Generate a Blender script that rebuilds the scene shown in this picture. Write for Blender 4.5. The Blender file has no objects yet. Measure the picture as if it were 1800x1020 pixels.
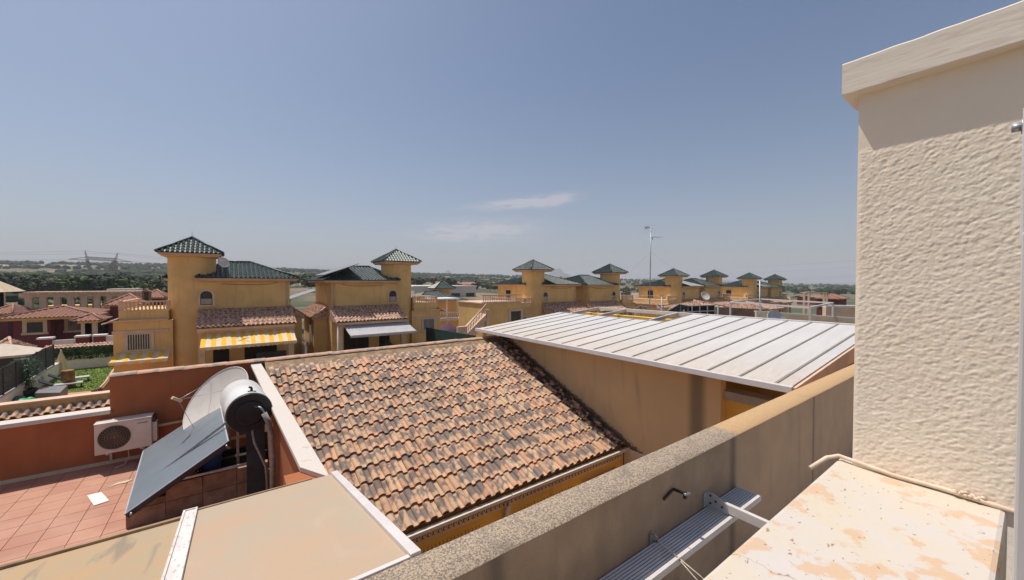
import bpy, bmesh, math, random
from mathutils import Vector, Matrix, noise
random.seed(7)
C = bpy.context.scene.collection
sc = bpy.context.scene
# ---------------------------------------------------------------- camera
EYE = Vector((0, 0, 7.2))
_f, _hy, _vx = 680.0, 496.0, 1828.0
_th = math.atan((510 - _hy) / _f); _ps = math.atan((_vx - 900) * math.cos(_th) / _f)
CF = Vector((math.cos(_ps) * math.cos(_th), math.sin(_ps) * math.cos(_th), -math.sin(_th)))
CR = Vector((math.sin(_ps), -math.cos(_ps), 0)); CU = CR.cross(CF)
cam = bpy.data.objects.new('camera', bpy.data.cameras.new('camera')); C.objects.link(cam)
m = Matrix((CR, CU, -CF)).transposed().to_4x4(); m.translation = EYE
cam.matrix_world = m
cam.data.sensor_width = 36; cam.data.lens = 36 * _f / 1800
cam.data.clip_start = 0.05; cam.data.clip_end = 60000
sc.camera = cam
def ray(x, y): return CF + CR * ((x - 900) / _f) - CU * ((y - 510) / _f)
def at(x, y, X=None, Y=None, Z=None, D=None):          # a photo point put on a known plane
    d = ray(x, y)
    t = D if D is not None else (X / d.x if X is not None else (Y / d.y if Y is not None else (Z - EYE.z) / d.z))
    return EYE + d * t
# ---------------------------------------------------------------- light
S = Vector((-0.205, 0.38, 1.0)).normalized()
el = math.asin(S.z); az = math.atan2(S.x, S.y)
w = bpy.data.worlds.new('World'); sc.world = w; w.use_nodes = True
N = w.node_tree.nodes; L = w.node_tree.links; N.clear()
out = N.new('ShaderNodeOutputWorld'); bg = N.new('ShaderNodeBackground'); bg.inputs[1].default_value = 0.118
sky = N.new('ShaderNodeTexSky'); sky.sky_type = 'NISHITA'; sky.sun_disc = False
sky.sun_elevation = el; sky.sun_rotation = az; sky.air_density = 1.0; sky.dust_density = 2.0; sky.ozone_density = 2.0; sky.altitude = 50
hs = N.new('ShaderNodeHueSaturation'); hs.inputs['Saturation'].default_value = 1.0; hs.inputs['Value'].default_value = 0.80
L.new(sky.outputs[0], hs.inputs['Color'])
# thin cirrus wisps over the plain
def wm(op, a, b=None, c=None):
    n = N.new('ShaderNodeMath'); n.operation = op
    for i, v in enumerate((a, b, c)):
        if v is None: continue
        if isinstance(v, (int, float)): n.inputs[i].default_value = v
        else: L.new(v, n.inputs[i])
    return n.outputs[0]
tc = N.new('ShaderNodeTexCoord'); sp = N.new('ShaderNodeSeparateXYZ'); L.new(tc.outputs['Generated'], sp.inputs[0])
azn = wm('ARCTAN2', sp.outputs[1], sp.outputs[0]); eln = wm('ARCSINE', sp.outputs[2])
cb = N.new('ShaderNodeCombineXYZ'); L.new(azn, cb.inputs[0]); L.new(eln, cb.inputs[1])
mp = N.new('ShaderNodeMapping'); mp.inputs['Scale'].default_value = (12, 60, 1); mp.inputs['Rotation'].default_value = (0, 0, 0.18); L.new(cb.outputs[0], mp.inputs[0])
nz = N.new('ShaderNodeTexNoise'); nz.inputs['Scale'].default_value = 1.6; nz.inputs['Detail'].default_value = 7; nz.inputs['Distortion'].default_value = 0.6; L.new(mp.outputs[0], nz.inputs['Vector'])
msk = None
for (px, py, wx, wy, rot, amp) in ((915, 357, .10, .010, .10, 1.25), (970, 353, .045, .012, .12, 1.2), (855, 406, .11, .024, .02, 1.0), (780, 412, .07, .014, 0, .7)):
    d = ray(px, py).normalized(); a0 = math.atan2(d.y, d.x); e0 = math.asin(d.z)
    da = wm('SUBTRACT', azn, a0); de = wm('SUBTRACT', eln, e0); de2 = wm('MULTIPLY_ADD', da, rot, de)
    q = wm('ADD', wm('POWER', wm('ABSOLUTE', wm('DIVIDE', da, wx)), 2), wm('POWER', wm('ABSOLUTE', wm('DIVIDE', de2, wy)), 2))
    g = wm('MULTIPLY', wm('POWER', 2.718, wm('MULTIPLY', q, -1)), amp)
    msk = g if msk is None else wm('ADD', msk, g)
cl = wm('MULTIPLY', msk, wm('MULTIPLY', wm('MAXIMUM', wm('SUBTRACT', nz.outputs['Fac'], 0.28), 0), 2.2))
cl = wm('MINIMUM', cl, 0.46)
hz_ = wm('MULTIPLY', wm('POWER', 2.718, wm('MULTIPLY', wm('MAXIMUM', eln, 0), -5.5)), 0.72)      # pale haze low in the sky, all round
mh = N.new('ShaderNodeMix'); mh.data_type = 'RGBA'; L.new(hz_, mh.inputs[0]); L.new(hs.outputs[0], mh.inputs[6]); mh.inputs[7].default_value = (3.75, 3.7, 4.3, 1)
mx = N.new('ShaderNodeMix'); mx.data_type = 'RGBA'; L.new(cl, mx.inputs[0]); L.new(mh.outputs[2], mx.inputs[6]); mx.inputs[7].default_value = (5.6, 5.1, 5.2, 1)
L.new(mx.outputs[2], bg.inputs[0]); L.new(bg.outputs[0], out.inputs[0])
sun = bpy.data.lights.new('sun', 'SUN'); sun.energy = 3.9; sun.angle = math.radians(0.53); sun.color = (1.0, 0.95, 0.87)
so = bpy.data.objects.new('sun', sun); C.objects.link(so); so.rotation_euler = S.to_track_quat('Z', 'Y').to_euler(); so.location = (0, 0, 40)
sc.view_settings.view_transform = 'Standard'; sc.view_settings.look = 'None'; sc.view_settings.gamma = 1; sc.view_settings.use_curve_mapping = False
sc.view_settings.exposure = 0.08
# ---------------------------------------------------------------- materials
def _nt(name):
    m = bpy.data.materials.new(name); m.use_nodes = True
    return m, m.node_tree.nodes, m.node_tree.links, m.node_tree.nodes['Principled BSDF']
def rgb(c): return (c[0], c[1], c[2], 1)
def mixc(N, L, fac, a, b, blend='MIX'):
    n = N.new('ShaderNodeMix'); n.data_type = 'RGBA'; n.blend_type = blend
    for i, v in ((0, fac), (6, a), (7, b)):
        if hasattr(v, 'links'): L.new(v, n.inputs[i])
        elif i == 0: n.inputs[0].default_value = v
        else: n.inputs[i].default_value = rgb(v)
    return n.outputs[2]
def ramp(N, L, src, a, b, ca=0.0, cb_=1.0):
    n = N.new('ShaderNodeMapRange'); L.new(src, n.inputs[0]); n.inputs[1].default_value = a; n.inputs[2].default_value = b
    n.inputs[3].default_value = ca; n.inputs[4].default_value = cb_; n.interpolation_type = 'SMOOTHSTEP'
    return n.outputs[0]
def coords(N, L, world=True, sc3=(1, 1, 1), rot=(0, 0, 0), rnd=False):
    if world: g = N.new('ShaderNodeNewGeometry'); o = g.outputs['Position']
    else: g = N.new('ShaderNodeTexCoord'); o = g.outputs['Object']
    mp = N.new('ShaderNodeMapping'); mp.inputs['Scale'].default_value = sc3; mp.inputs['Rotation'].default_value = rot
    if rnd:
        oi = N.new('ShaderNodeObjectInfo'); cx = N.new('ShaderNodeVectorMath'); cx.operation = 'ADD'
        ml = N.new('ShaderNodeMath'); ml.operation = 'MULTIPLY'; ml.inputs[1].default_value = 60; L.new(oi.outputs['Random'], ml.inputs[0])
        L.new(o, cx.inputs[0]); L.new(ml.outputs[0], cx.inputs[1]); o = cx.outputs[0]
    L.new(o, mp.inputs[0]); return mp.outputs[0]
def tex(N, L, vec, scale, detail=4, dist=0.0, rough=0.55):
    n = N.new('ShaderNodeTexNoise'); n.inputs['Scale'].default_value = scale; n.inputs['Detail'].default_value = detail
    n.inputs['Distortion'].default_value = dist; n.inputs['Roughness'].default_value = rough; L.new(vec, n.inputs['Vector']); return n.outputs['Fac']
def bump(N, L, b, h, st, dist=0.01, prev=None):
    n = N.new('ShaderNodeBump'); n.inputs['Strength'].default_value = st; n.inputs['Distance'].default_value = dist
    L.new(h, n.inputs['Height'])
    if prev is not None: L.new(prev, n.inputs['Normal'])
    L.new(n.outputs[0], b.inputs['Normal']); return n.outputs[0]
def mat(name, c, rough=.85, var=.12, scale=2.5, bscale=0, bst=.3, bd=.01, metal=0, sc3=(1, 1, 1), streak=None, world=True, speck=None, rndv=0, spec=.3):
    m, N, L, b = _nt(name)
    v = coords(N, L, world, sc3)
    n1 = tex(N, L, v, scale, 6, .3)
    col = mixc(N, L, ramp(N, L, n1, .3, .7), [x * (1 - var) for x in c], [min(1, x * (1 + var)) for x in c])
    if streak:      # vertical rain streaks: (colour, amount)
        v2 = coords(N, L, world, (3.0, 3.0, .22)); n2 = tex(N, L, v2, 2.2, 5)
        col = mixc(N, L, ramp(N, L, n2, .52, .75, 0, streak[1]), col, streak[0])
    if speck:
        n3 = tex(N, L, v, speck[1], 2); col = mixc(N, L, ramp(N, L, n3, .55, .68, 0, speck[2]), col, speck[0])
    if rndv:
        oi = N.new('ShaderNodeObjectInfo'); h = N.new('ShaderNodeHueSaturation'); mr = N.new('ShaderNodeMapRange')
        mr.inputs[3].default_value = 1 - rndv; mr.inputs[4].default_value = 1 + rndv; L.new(oi.outputs['Random'], mr.inputs[0]); L.new(mr.outputs[0], h.inputs['Value']); L.new(col, h.inputs['Color']); col = h.outputs[0]
    L.new(col, b.inputs['Base Color']); b.inputs['Roughness'].default_value = rough; b.inputs['Metallic'].default_value = metal
    b.inputs['Specular IOR Level'].default_value = spec
    if bscale: bump(N, L, b, tex(N, L, v, bscale, 5), bst, bd)
    return m
M = {}
M['ochre'] = mat('ochre_render', (.73, .485, .20), .92, .10, .7, 60, .25, .01, streak=((.42, .29, .15), .35))
M['ochre_near'] = mat('golden_render', (.76, .45, .09), .9, .10, .9, 90, .3, .005, streak=((.45, .24, .05), .3))
M['cream'] = mat('cream_trim', (.66, .50, .34), .85, .10, 1.2, 70, .2, .01, streak=((.40, .30, .22), .4))
M['pinkcream'] = mat('pink_cream_moulding', (.66, .46, .33), .85, .12, 1.5, 70, .2, .01)
M['crimson'] = mat('crimson_render', (.19, .05, .055), .9, .12, .8, 60, .2, .01, streak=((.12, .03, .03), .3))
M['orange'] = mat('rust_orange_render', (.40, .135, .055), .92, .12, 1.1, 150, .35, .004, streak=((.27, .10, .05), .45))
M['white'] = mat('white_paint', (.78, .74, .70), .55, .06, 3, 0, streak=((.5, .45, .4), .2))
M['whitemetal'] = mat('white_lacquered_aluminium', (.66, .61, .585), .38, .06, 4, 0, speck=((.45, .4, .38), 160, .5), spec=.5)
M['greymetal'] = mat('grey_aluminium', (.52, .52, .54), .45, .08, 5, 0, metal=.15, spec=.5)
M['galv'] = mat('galvanised_steel', (.40, .42, .44), .45, .2, 14, 0, metal=.7, spec=.5)
M['dark'] = mat('black_plastic', (.02, .02, .022), .45, .2, 6, 0, spec=.5)
M['darkgrey'] = mat('anthracite_metal', (.045, .047, .055), .6, .2, 5, 0)
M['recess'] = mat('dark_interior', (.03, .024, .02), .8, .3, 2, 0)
M['iron'] = mat('black_wrought_iron', (.03, .022, .02), .6, .2, 8, 0)
M['greennet'] = mat('dark_green_netting', (.02, .05, .04), .85, .2, 3, 60, .4)
M['yellow_cloth'] = mat('yellow_awning_stripe', (.90, .47, .05), .8, .06, 3, 0)
M['white_cloth'] = mat('white_awning_stripe', (.72, .60, .40), .8, .06, 3, 0)
M['grey_cloth'] = mat('grey_awning_canvas', (.46, .44, .45), .8, .08, 2, 0)
M['tubgrey'] = mat('grey_tub_vinyl', (.20, .195, .20), .6, .08, 3, 0)
M['postwhite'] = mat('smooth_post_paint', (.62, .57, .54), .5, .03, 2, 0)
M['canvas'] = mat('beige_gazebo_canvas', (.62, .52, .42), .85, .08, 1.5, 0)
M['purple_cloth'] = mat('purple_parasol_canvas', (.085, .04, .075), .85, .1, 2, 0)
M['turf'] = mat('artificial_turf', (.13, .20, .03), .9, .15, 1.2, 40, .6, .03, speck=((.09, .15, .025), 9, .4))
M['terrain_patio'] = mat('terracotta_patio', (.50, .27, .17), .85, .12, 2, 0)
M['concrete'] = mat('weathered_concrete', (.42, .36, .29), .9, .15, 2, 120, .3, .005, speck=((.2, .18, .15), 60, .5))
M['green_tub'] = mat('green_inflatable', (.05, .42, .18), .5, .1, 3, 0)
M['blue'] = mat('blue_plastic', (.03, .10, .34), .5, .2, 5, 0)
M['orangepot'] = mat('orange_clay', (.55, .17, .04), .6, .15, 8, 0)
M['pipe_foam'] = mat('grey_foam_lagging', (.36, .33, .31), .85, .2, 12, 60, .4, .004, speck=((.2, .16, .14), 40, .6))
M['cable'] = mat('cream_cable', (.72, .56, .42), .6, .1, 20, 0)
M['rope'] = mat('pale_rope', (.62, .54, .44), .9, .2, 30, 200, .5, .002)
M['stone'] = mat('stone_brown', (.30, .20, .12), .9, .3, 6, 30, .5)
M['glass'] = mat('dark_window_glass', (.025, .028, .032), .12, .3, 2, 0, spec=.6)
M['leaf'] = mat('leaf_green', (.05, .085, .025), .8, .4, 1.4, 0)
M['plantleaf'] = mat('potted_leaf_green', (.045, .12, .04), .6, .4, 6, 0, rndv=.2)
M['bark'] = mat('bark', (.10, .075, .055), .95, .3, 8, 0)
M['pv'] = mat('blue_solar_glass', (.035, .045, .075), .18, .2, 3, 0, spec=.6)
M['pvgrey'] = mat('grey_solar_panel_back', (.30, .29, .30), .35, .08, 3, 0, spec=.5)
M['factory'] = mat('white_factory_render', (.62, .58, .53), .85, .08, .2, 0, streak=((.4, .38, .34), .3))
M['wire'] = mat('power_line', (.16, .15, .15), .6, .1, 1, 0)
M['lattice'] = mat('galvanised_lattice', (.33, .30, .27), .6, .1, 1, 0, metal=.3)

def mk_clay():      # flamed roof tile: salmon and tan clay with smoky blue-grey patches of its own
    m, N, L, b = _nt('flamed_clay_tile')
    v = coords(N, L, False, (1.0, .55, 1), rnd=True)
    n1 = tex(N, L, v, 4.6, 2, .5); n2 = tex(N, L, coords(N, L, False, (1, 1, 1), rnd=True), 1.7, 3); n3 = tex(N, L, v, 38, 3)
    base = mixc(N, L, ramp(N, L, n2, .35, .65), (.60, .335, .20), (.57, .395, .255))
    base = mixc(N, L, ramp(N, L, n3, .5, .8, 0, .5), base, (.42, .26, .17))
    g0 = N.new('ShaderNodeNewGeometry'); s0 = N.new('ShaderNodeSeparateXYZ'); L.new(g0.outputs['Position'], s0.inputs[0])
    fr = N.new('ShaderNodeMath'); fr.operation = 'MULTIPLY_ADD'; L.new(s0.outputs[1], fr.inputs[0]); fr.inputs[1].default_value = 1 / (.3735 * .9304); fr.inputs[2].default_value = -5.957 / (.3735 * .9304)
    f2 = N.new('ShaderNodeMath'); f2.operation = 'FRACT'; L.new(fr.outputs[0], f2.inputs[0])      # smoke marks sit in the middle of each tile
    nw = tex(N, L, coords(N, L, True, (1, .62, .3)), 6.2, 2, .3); hmp = N.new('ShaderNodeMath'); hmp.operation = 'MULTIPLY'; L.new(ramp(N, L, f2.outputs[0], .05, .38), hmp.inputs[0]); L.new(ramp(N, L, f2.outputs[0], .70, .98, 1, 0), hmp.inputs[1])
    nn1 = N.new('ShaderNodeMath'); nn1.operation = 'MULTIPLY_ADD'; L.new(hmp.outputs[0], nn1.inputs[0]); nn1.inputs[1].default_value = .13; L.new(nw, nn1.inputs[2])
    nn2 = N.new('ShaderNodeMath'); nn2.operation = 'MULTIPLY_ADD'; L.new(n1, nn2.inputs[0]); nn2.inputs[1].default_value = .25; L.new(nn1.outputs[0], nn2.inputs[2])
    sm = ramp(N, L, nn2.outputs[0], .64, .80, 0, .84)
    col = mixc(N, L, sm, base, (.15, .13, .125))
    oi = N.new('ShaderNodeObjectInfo'); h = N.new('ShaderNodeHueSaturation'); mr = N.new('ShaderNodeMapRange'); mr.inputs[3].default_value = .86; mr.inputs[4].default_value = 1.12
    L.new(oi.outputs['Random'], mr.inputs[0]); L.new(mr.outputs[0], h.inputs['Value']); L.new(col, h.inputs['Color'])
    L.new(h.outputs[0], b.inputs['Base Color']); b.inputs['Roughness'].default_value = .8; b.inputs['Specular IOR Level'].default_value = .3
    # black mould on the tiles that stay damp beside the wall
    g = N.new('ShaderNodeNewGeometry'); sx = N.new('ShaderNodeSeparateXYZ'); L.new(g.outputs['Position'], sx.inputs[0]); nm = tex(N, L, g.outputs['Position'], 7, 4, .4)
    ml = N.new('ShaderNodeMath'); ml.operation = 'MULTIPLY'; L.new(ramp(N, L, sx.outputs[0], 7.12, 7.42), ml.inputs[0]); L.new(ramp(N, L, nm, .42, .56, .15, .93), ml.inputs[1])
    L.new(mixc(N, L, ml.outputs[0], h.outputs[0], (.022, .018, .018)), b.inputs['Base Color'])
    bump(N, L, b, n3, .25, .003)
    return m
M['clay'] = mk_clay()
M['clay_edge'] = mat('red_clay_edge', (.34, .10, .045), .85, .15, 6, 0)
def mk_roofclay(name, a, b_, dark, amt, rough=.8, spec=.3):
    m, N, L, b = _nt(name)
    v = coords(N, L, False, (1, 1, 1), rnd=True)
    n1 = tex(N, L, v, 5.2, 2, .2, .5); n2 = tex(N, L, v, 9, 2)
    base = mixc(N, L, ramp(N, L, n2, .4, .6), a, b_)
    col = mixc(N, L, ramp(N, L, n1, .48, .62, 0, amt), base, dark)
    L.new(col, b.inputs['Base Color']); b.inputs['Roughness'].default_value = rough; b.inputs['Specular IOR Level'].default_value = spec
    return m
M['clayfar'] = mk_roofclay('mottled_clay_far', (.66, .42, .30), (.50, .30, .20), (.12, .09, .08), .75)
M['redclay'] = mk_roofclay('red_clay_far', (.44, .22, .16), (.34, .17, .12), (.17, .09, .07), .5)
M['greentile'] = mk_roofclay('green_glazed_tile', (.10, .125, .115), (.028, .055, .046), (.012, .024, .022), .75, .45, .45)
def mk_capclay(name='ridge_cap_clay'):
    m, N, L, b = _nt(name)
    v = coords(N, L, False, (1, 1, 1), rnd=True)
    n1 = tex(N, L, v, 5, 4, .5)
    col = mixc(N, L, ramp(N, L, n1, .42, .62), (.62, .35, .22), (.33, .27, .22))
    L.new(col, b.inputs['Base Color']); b.inputs['Roughness'].default_value = .85; return m
M['capclay'] = mk_capclay()
def mk_floor():
    m, N, L, b = _nt('salmon_floor_tile')
    v = coords(N, L, True); n1 = tex(N, L, v, 1.6, 6, .4); n2 = tex(N, L, v, 14, 3)
    col = mixc(N, L, ramp(N, L, n1, .3, .7), (.43, .19, .12), (.50, .255, .17))
    col = mixc(N, L, ramp(N, L, n2, .55, .8, 0, .4), col, (.40, .20, .14))
    oi = N.new('ShaderNodeObjectInfo'); h = N.new('ShaderNodeHueSaturation'); mr = N.new('ShaderNodeMapRange'); mr.inputs[3].default_value = .93; mr.inputs[4].default_value = 1.07
    L.new(oi.outputs['Random'], mr.inputs[0]); L.new(mr.outputs[0], h.inputs['Value']); L.new(col, h.inputs['Color'])
    L.new(h.outputs[0], b.inputs['Base Color']); b.inputs['Roughness'].default_value = .6; return m
M['floortile'] = mk_floor()
M['grout'] = mat('grout', (.34, .18, .13), .9, .1, 3, 0)
def mk_parapet_top():
    m, N, L, b = _nt('weathered_parapet_top')
    v = coords(N, L, True); n1 = tex(N, L, v, 105, 6, 0, .8); n2 = tex(N, L, v, 3.2, 5, .5); n3 = tex(N, L, v, 230, 2)
    sx = N.new('ShaderNodeSeparateXYZ'); L.new(v, sx.inputs[0])
    clean = ramp(N, L, sx.outputs[0], 3.55, 3.72)          # newer, less lichened render from here on
    old = mixc(N, L, ramp(N, L, n1, .44, .57), (.165, .135, .11), (.50, .38, .265))
    old = mixc(N, L, ramp(N, L, n2, .5, .7, 0, .6), old, (.15, .13, .11))
    new = mixc(N, L, ramp(N, L, n1, .35, .7), (.44, .27, .13), (.62, .41, .22))
    new = mixc(N, L, ramp(N, L, n2, .6, .72, 0, .45), new, (.36, .27, .18))
    col = mixc(N, L, clean, old, new)
    L.new(col, b.inputs['Base Color']); b.inputs['Roughness'].default_value = .95; bump(N, L, b, n3, .6, .004); return m
M['paratop'] = mk_parapet_top()
def mk_parapet_face():
    m, N, L, b = _nt('rough_brown_render')
    v = coords(N, L, True); n1 = tex(N, L, v, 120, 4, 0, .7); n2 = tex(N, L, coords(N, L, True, (2.4, 2.4, .3)), 1.5, 5, .6); n4 = tex(N, L, v, 2.6, 4)
    sx = N.new('ShaderNodeSeparateXYZ'); L.new(v, sx.inputs[0])
    col = mixc(N, L, ramp(N, L, n4, .3, .7), (.34, .245, .17), (.45, .33, .23))
    new = mixc(N, L, ramp(N, L, n4, .3, .7), (.56, .37, .245), (.64, .43, .265))
    col = mixc(N, L, ramp(N, L, sx.outputs[0], 3.2, 4.3), col, new)
    # two old downspout stains and general streaks
    for x0, wd in ((1.05, .10), (3.55, .10), (5.6, .05)):
        d = N.new('ShaderNodeMath'); d.operation = 'SUBTRACT'; L.new(sx.outputs[0], d.inputs[0]); d.inputs[1].default_value = x0
        a = N.new('ShaderNodeMath'); a.operation = 'ABSOLUTE'; L.new(d.outputs[0], a.inputs[0])
        k = ramp(N, L, a.outputs[0], 0, wd, .62, 0)
        col = mixc(N, L, k, col, (.10, .082, .07))
    col = mixc(N, L, ramp(N, L, n2, .52, .8, 0, .4), col, (.17, .135, .11))
    col = mixc(N, L, ramp(N, L, n1, .5, .75, 0, .45), col, (.12, .10, .085))
    L.new(col, b.inputs['Base Color']); b.inputs['Roughness'].default_value = .95; bump(N, L, b, n1, .5, .004); return m
M['paraface'] = mk_parapet_face()
def mk_sidewall():   # the pergola house's side wall: faded ochre with soot along the roof line
    m, N, L, b = _nt('stained_ochre_wall')
    v = coords(N, L, True); n2 = tex(N, L, coords(N, L, True, (1, 1.6, .3)), 1.5, 6, .5); n4 = tex(N, L, v, 1.1, 5, .4); n1 = tex(N, L, v, 16, 4)
    col = mixc(N, L, ramp(N, L, n4, .3, .7), (.66, .455, .24), (.72, .49, .255))
    col = mixc(N, L, ramp(N, L, n2, .5, .8, 0, .5), col, (.34, .25, .16))
    sx = N.new('ShaderNodeSeparateXYZ'); L.new(v, sx.inputs[0])
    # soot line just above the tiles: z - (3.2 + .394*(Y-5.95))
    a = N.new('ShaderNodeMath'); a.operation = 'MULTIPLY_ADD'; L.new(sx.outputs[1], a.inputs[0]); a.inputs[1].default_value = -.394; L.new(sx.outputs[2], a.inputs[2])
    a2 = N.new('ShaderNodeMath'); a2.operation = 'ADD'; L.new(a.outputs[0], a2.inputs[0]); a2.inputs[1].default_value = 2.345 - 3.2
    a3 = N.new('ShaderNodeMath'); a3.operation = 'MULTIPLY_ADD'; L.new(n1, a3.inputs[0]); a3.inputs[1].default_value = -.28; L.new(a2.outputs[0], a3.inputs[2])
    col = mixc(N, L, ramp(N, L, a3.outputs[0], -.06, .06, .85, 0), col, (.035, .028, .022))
    d = N.new('ShaderNodeMath'); d.operation = 'SUBTRACT'; L.new(sx.outputs[1], d.inputs[0]); d.inputs[1].default_value = 4.18
    ab = N.new('ShaderNodeMath'); ab.operation = 'ABSOLUTE'; L.new(d.outputs[0], ab.inputs[0])
    col = mixc(N, L, ramp(N, L, ab.outputs[0], 0.05, .26, .72, 0), col, (.13, .105, .075))
    L.new(col, b.inputs['Base Color']); b.inputs['Roughness'].default_value = .92; return m
M['sidewall'] = mk_sidewall()
def mk_stucco():
    m, N, L, b = _nt('cream_rough_stucco')
    v = coords(N, L, True); n1 = tex(N, L, v, 5, 5); n2 = tex(N, L, v, 160, 3)
    col = mixc(N, L, ramp(N, L, n1, .3, .7), (.90, .75, .59), (.92, .79, .63))
    L.new(col, b.inputs['Base Color']); b.inputs['Roughness'].default_value = .92; bump(N, L, b, n2, .35, .002); return m
M['stucco'] = mk_stucco()
def mk_ledge():      # flaking white masonry paint over sandy render
    m, N, L, b = _nt('flaking_white_paint')
    v = coords(N, L, True); n1 = tex(N, L, v, 9, 7, .15, .62); n2 = tex(N, L, coords(N, L, True, (1, 1.5, 1), (0, 0, .5)), 42, 4, .4); n3 = tex(N, L, v, 3.2, 4, .3); n5 = tex(N, L, v, 130, 3)
    white = mixc(N, L, ramp(N, L, n3, .35, .65), (.59, .535, .495), (.61, .525, .405))
    col = mixc(N, L, ramp(N, L, n1, .535, .60, 0, .9), white, (.60, .415, .27))
    col = mixc(N, L, ramp(N, L, n2, .66, .70, 0, .85), col, (.30, .16, .09))
    p0, p1 = at(1278, 968, Z=6.434), at(1400, 1020, Z=6.434); nn_ = Vector((-(p1.y - p0.y), p1.x - p0.x, 0)).normalized()   # one hairline crack
    dp = N.new('ShaderNodeVectorMath'); dp.operation = 'DOT_PRODUCT'; L.new(v, dp.inputs[0]); dp.inputs[1].default_value = nn_
    wn = tex(N, L, v, 18, 5); m1 = N.new('ShaderNodeMath'); m1.operation = 'MULTIPLY_ADD'; L.new(wn, m1.inputs[0]); m1.inputs[1].default_value = .07; L.new(dp.outputs['Value'], m1.inputs[2])
    m2_ = N.new('ShaderNodeMath'); m2_.operation = 'SUBTRACT'; L.new(m1.outputs[0], m2_.inputs[0]); m2_.inputs[1].default_value = nn_.dot(p0) + .035; ab_ = N.new('ShaderNodeMath'); ab_.operation = 'ABSOLUTE'; L.new(m2_.outputs[0], ab_.inputs[0])
    col = mixc(N, L, ramp(N, L, ab_.outputs[0], .0004, .0018, .8, 0), col, (.30, .16, .10))
    L.new(col, b.inputs['Base Color']); b.inputs['Roughness'].default_value = .8
    h = bump(N, L, b, n1, .35, .006); bump(N, L, b, n5, .3, .002, h); return m
M['ledge'] = mk_ledge()
def mk_sheet():      # white roof sheets, sandy dust collecting towards the low front edge
    m, N, L, b = _nt('dusty_white_roof_sheet')
    v = coords(N, L, True); n1 = tex(N, L, coords(N, L, True, (.5, 3, 1)), 2.0, 5, .3); n2 = tex(N, L, coords(N, L, True, (1, 14, 1)), 3, 4); n3 = tex(N, L, v, 45, 2)
    sx = N.new('ShaderNodeSeparateXYZ'); L.new(v, sx.inputs[0])
    dust = ramp(N, L, sx.outputs[0], 7.0, 9.6, .75, .05)
    col = mixc(N, L, ramp(N, L, n1, .35, .7), (.57, .55, .53), (.62, .595, .57))
    dm = N.new('ShaderNodeMath'); dm.operation = 'MULTIPLY'; L.new(dust, dm.inputs[0]); L.new(ramp(N, L, n2, .3, .7), dm.inputs[1])
    col = mixc(N, L, dm.outputs[0], col, (.56, .40, .26))
    col = mixc(N, L, ramp(N, L, n3, .68, .74, 0, .6), col, (.45, .36, .28))
    oi = N.new('ShaderNodeObjectInfo'); h = N.new('ShaderNodeHueSaturation'); L.new(ramp(N, L, oi.outputs['Random'], 0, 1, .95, 1.04), h.inputs['Value']); L.new(col, h.inputs['Color'])
    L.new(h.outputs[0], b.inputs['Base Color']); b.inputs['Roughness'].default_value = .6; return m
M['sheet'] = mk_sheet()
M['rib'] = mat('taupe_roof_rib', (.26, .225, .20), .6, .1, 5, 0)
def mk_cover():
    m, N, L, b = _nt('dusty_polycarbonate_sheet')
    v = coords(N, L, True); n1 = tex(N, L, v, 1.3, 6, .8, .65); n2 = tex(N, L, v, 130, 3); n3 = tex(N, L, coords(N, L, True, (1, .5, 1), (0, 0, .5)), 4, 5, .6)
    col = mixc(N, L, ramp(N, L, n1, .35, .68), (.49, .34, .225), (.44, .355, .255))
    col = mixc(N, L, ramp(N, L, n3, .55, .8, 0, .5), col, (.56, .41, .28))
    col = mixc(N, L, ramp(N, L, n2, .6, .8, 0, .25), col, (.30, .24, .18))
    L.new(col, b.inputs['Base Color']); b.inputs['Roughness'].default_value = .55; return m
M['cover'] = mk_cover()
def mk_cover2():
    m, N, L, b = _nt('lichened_fibre_cement_sheet')
    v = coords(N, L, True); n1 = tex(N, L, v, 2.6, 6, .8, .65); n2 = tex(N, L, v, 150, 3); n3 = tex(N, L, coords(N, L, True, (4, .6, 1), (0, 0, .3)), 3, 5, .6)
    col = mixc(N, L, ramp(N, L, n1, .35, .68), (.46, .30, .165), (.40, .31, .20))
    col = mixc(N, L, ramp(N, L, n3, .54, .72, 0, .7), col, (.22, .18, .14))
    col = mixc(N, L, ramp(N, L, n2, .58, .8, 0, .35), col, (.24, .18, .12))
    L.new(col, b.inputs['Base Color']); b.inputs['Roughness'].default_value = .85; return m
M['cover2'] = mk_cover2()
def mk_coping():
    m, N, L, b = _nt('stained_white_coping')
    v = coords(N, L, True); n1 = tex(N, L, v, 7, 6, .5, .65); n2 = tex(N, L, v, 60, 3)
    col = mixc(N, L, ramp(N, L, n2, .35, .7), (.60, .53, .465), (.66, .60, .53))
    col = mixc(N, L, ramp(N, L, n1, .60, .70, 0, .75), col, (.52, .37, .26))
    L.new(col, b.inputs['Base Color']); b.inputs['Roughness'].default_value = .8; bump(N, L, b, n2, .3, .003); return m
M['coping'] = mk_coping()
M['block'] = mat('brown_concrete_block', (.40, .245, .165), .95, .22, 6, 90, .7, .006, streak=((.16, .08, .055), .3), rndv=.12)
M['collector'] = mat('dusty_collector_glass', (.17, .195, .22), .38, .06, 2.2, 0, spec=.6)
M['tankwhite'] = mat('white_tank_shell', (.72, .70, .67), .3, .05, 5, 0, spec=.5)
M['dishwhite'] = mat('pale_dish_steel', (.66, .60, .53), .5, .06, 3, 0, spec=.5)
M['acwhite'] = mat('aged_white_ac_case', (.68, .58, .50), .5, .07, 5, 0, spec=.4)
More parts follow.
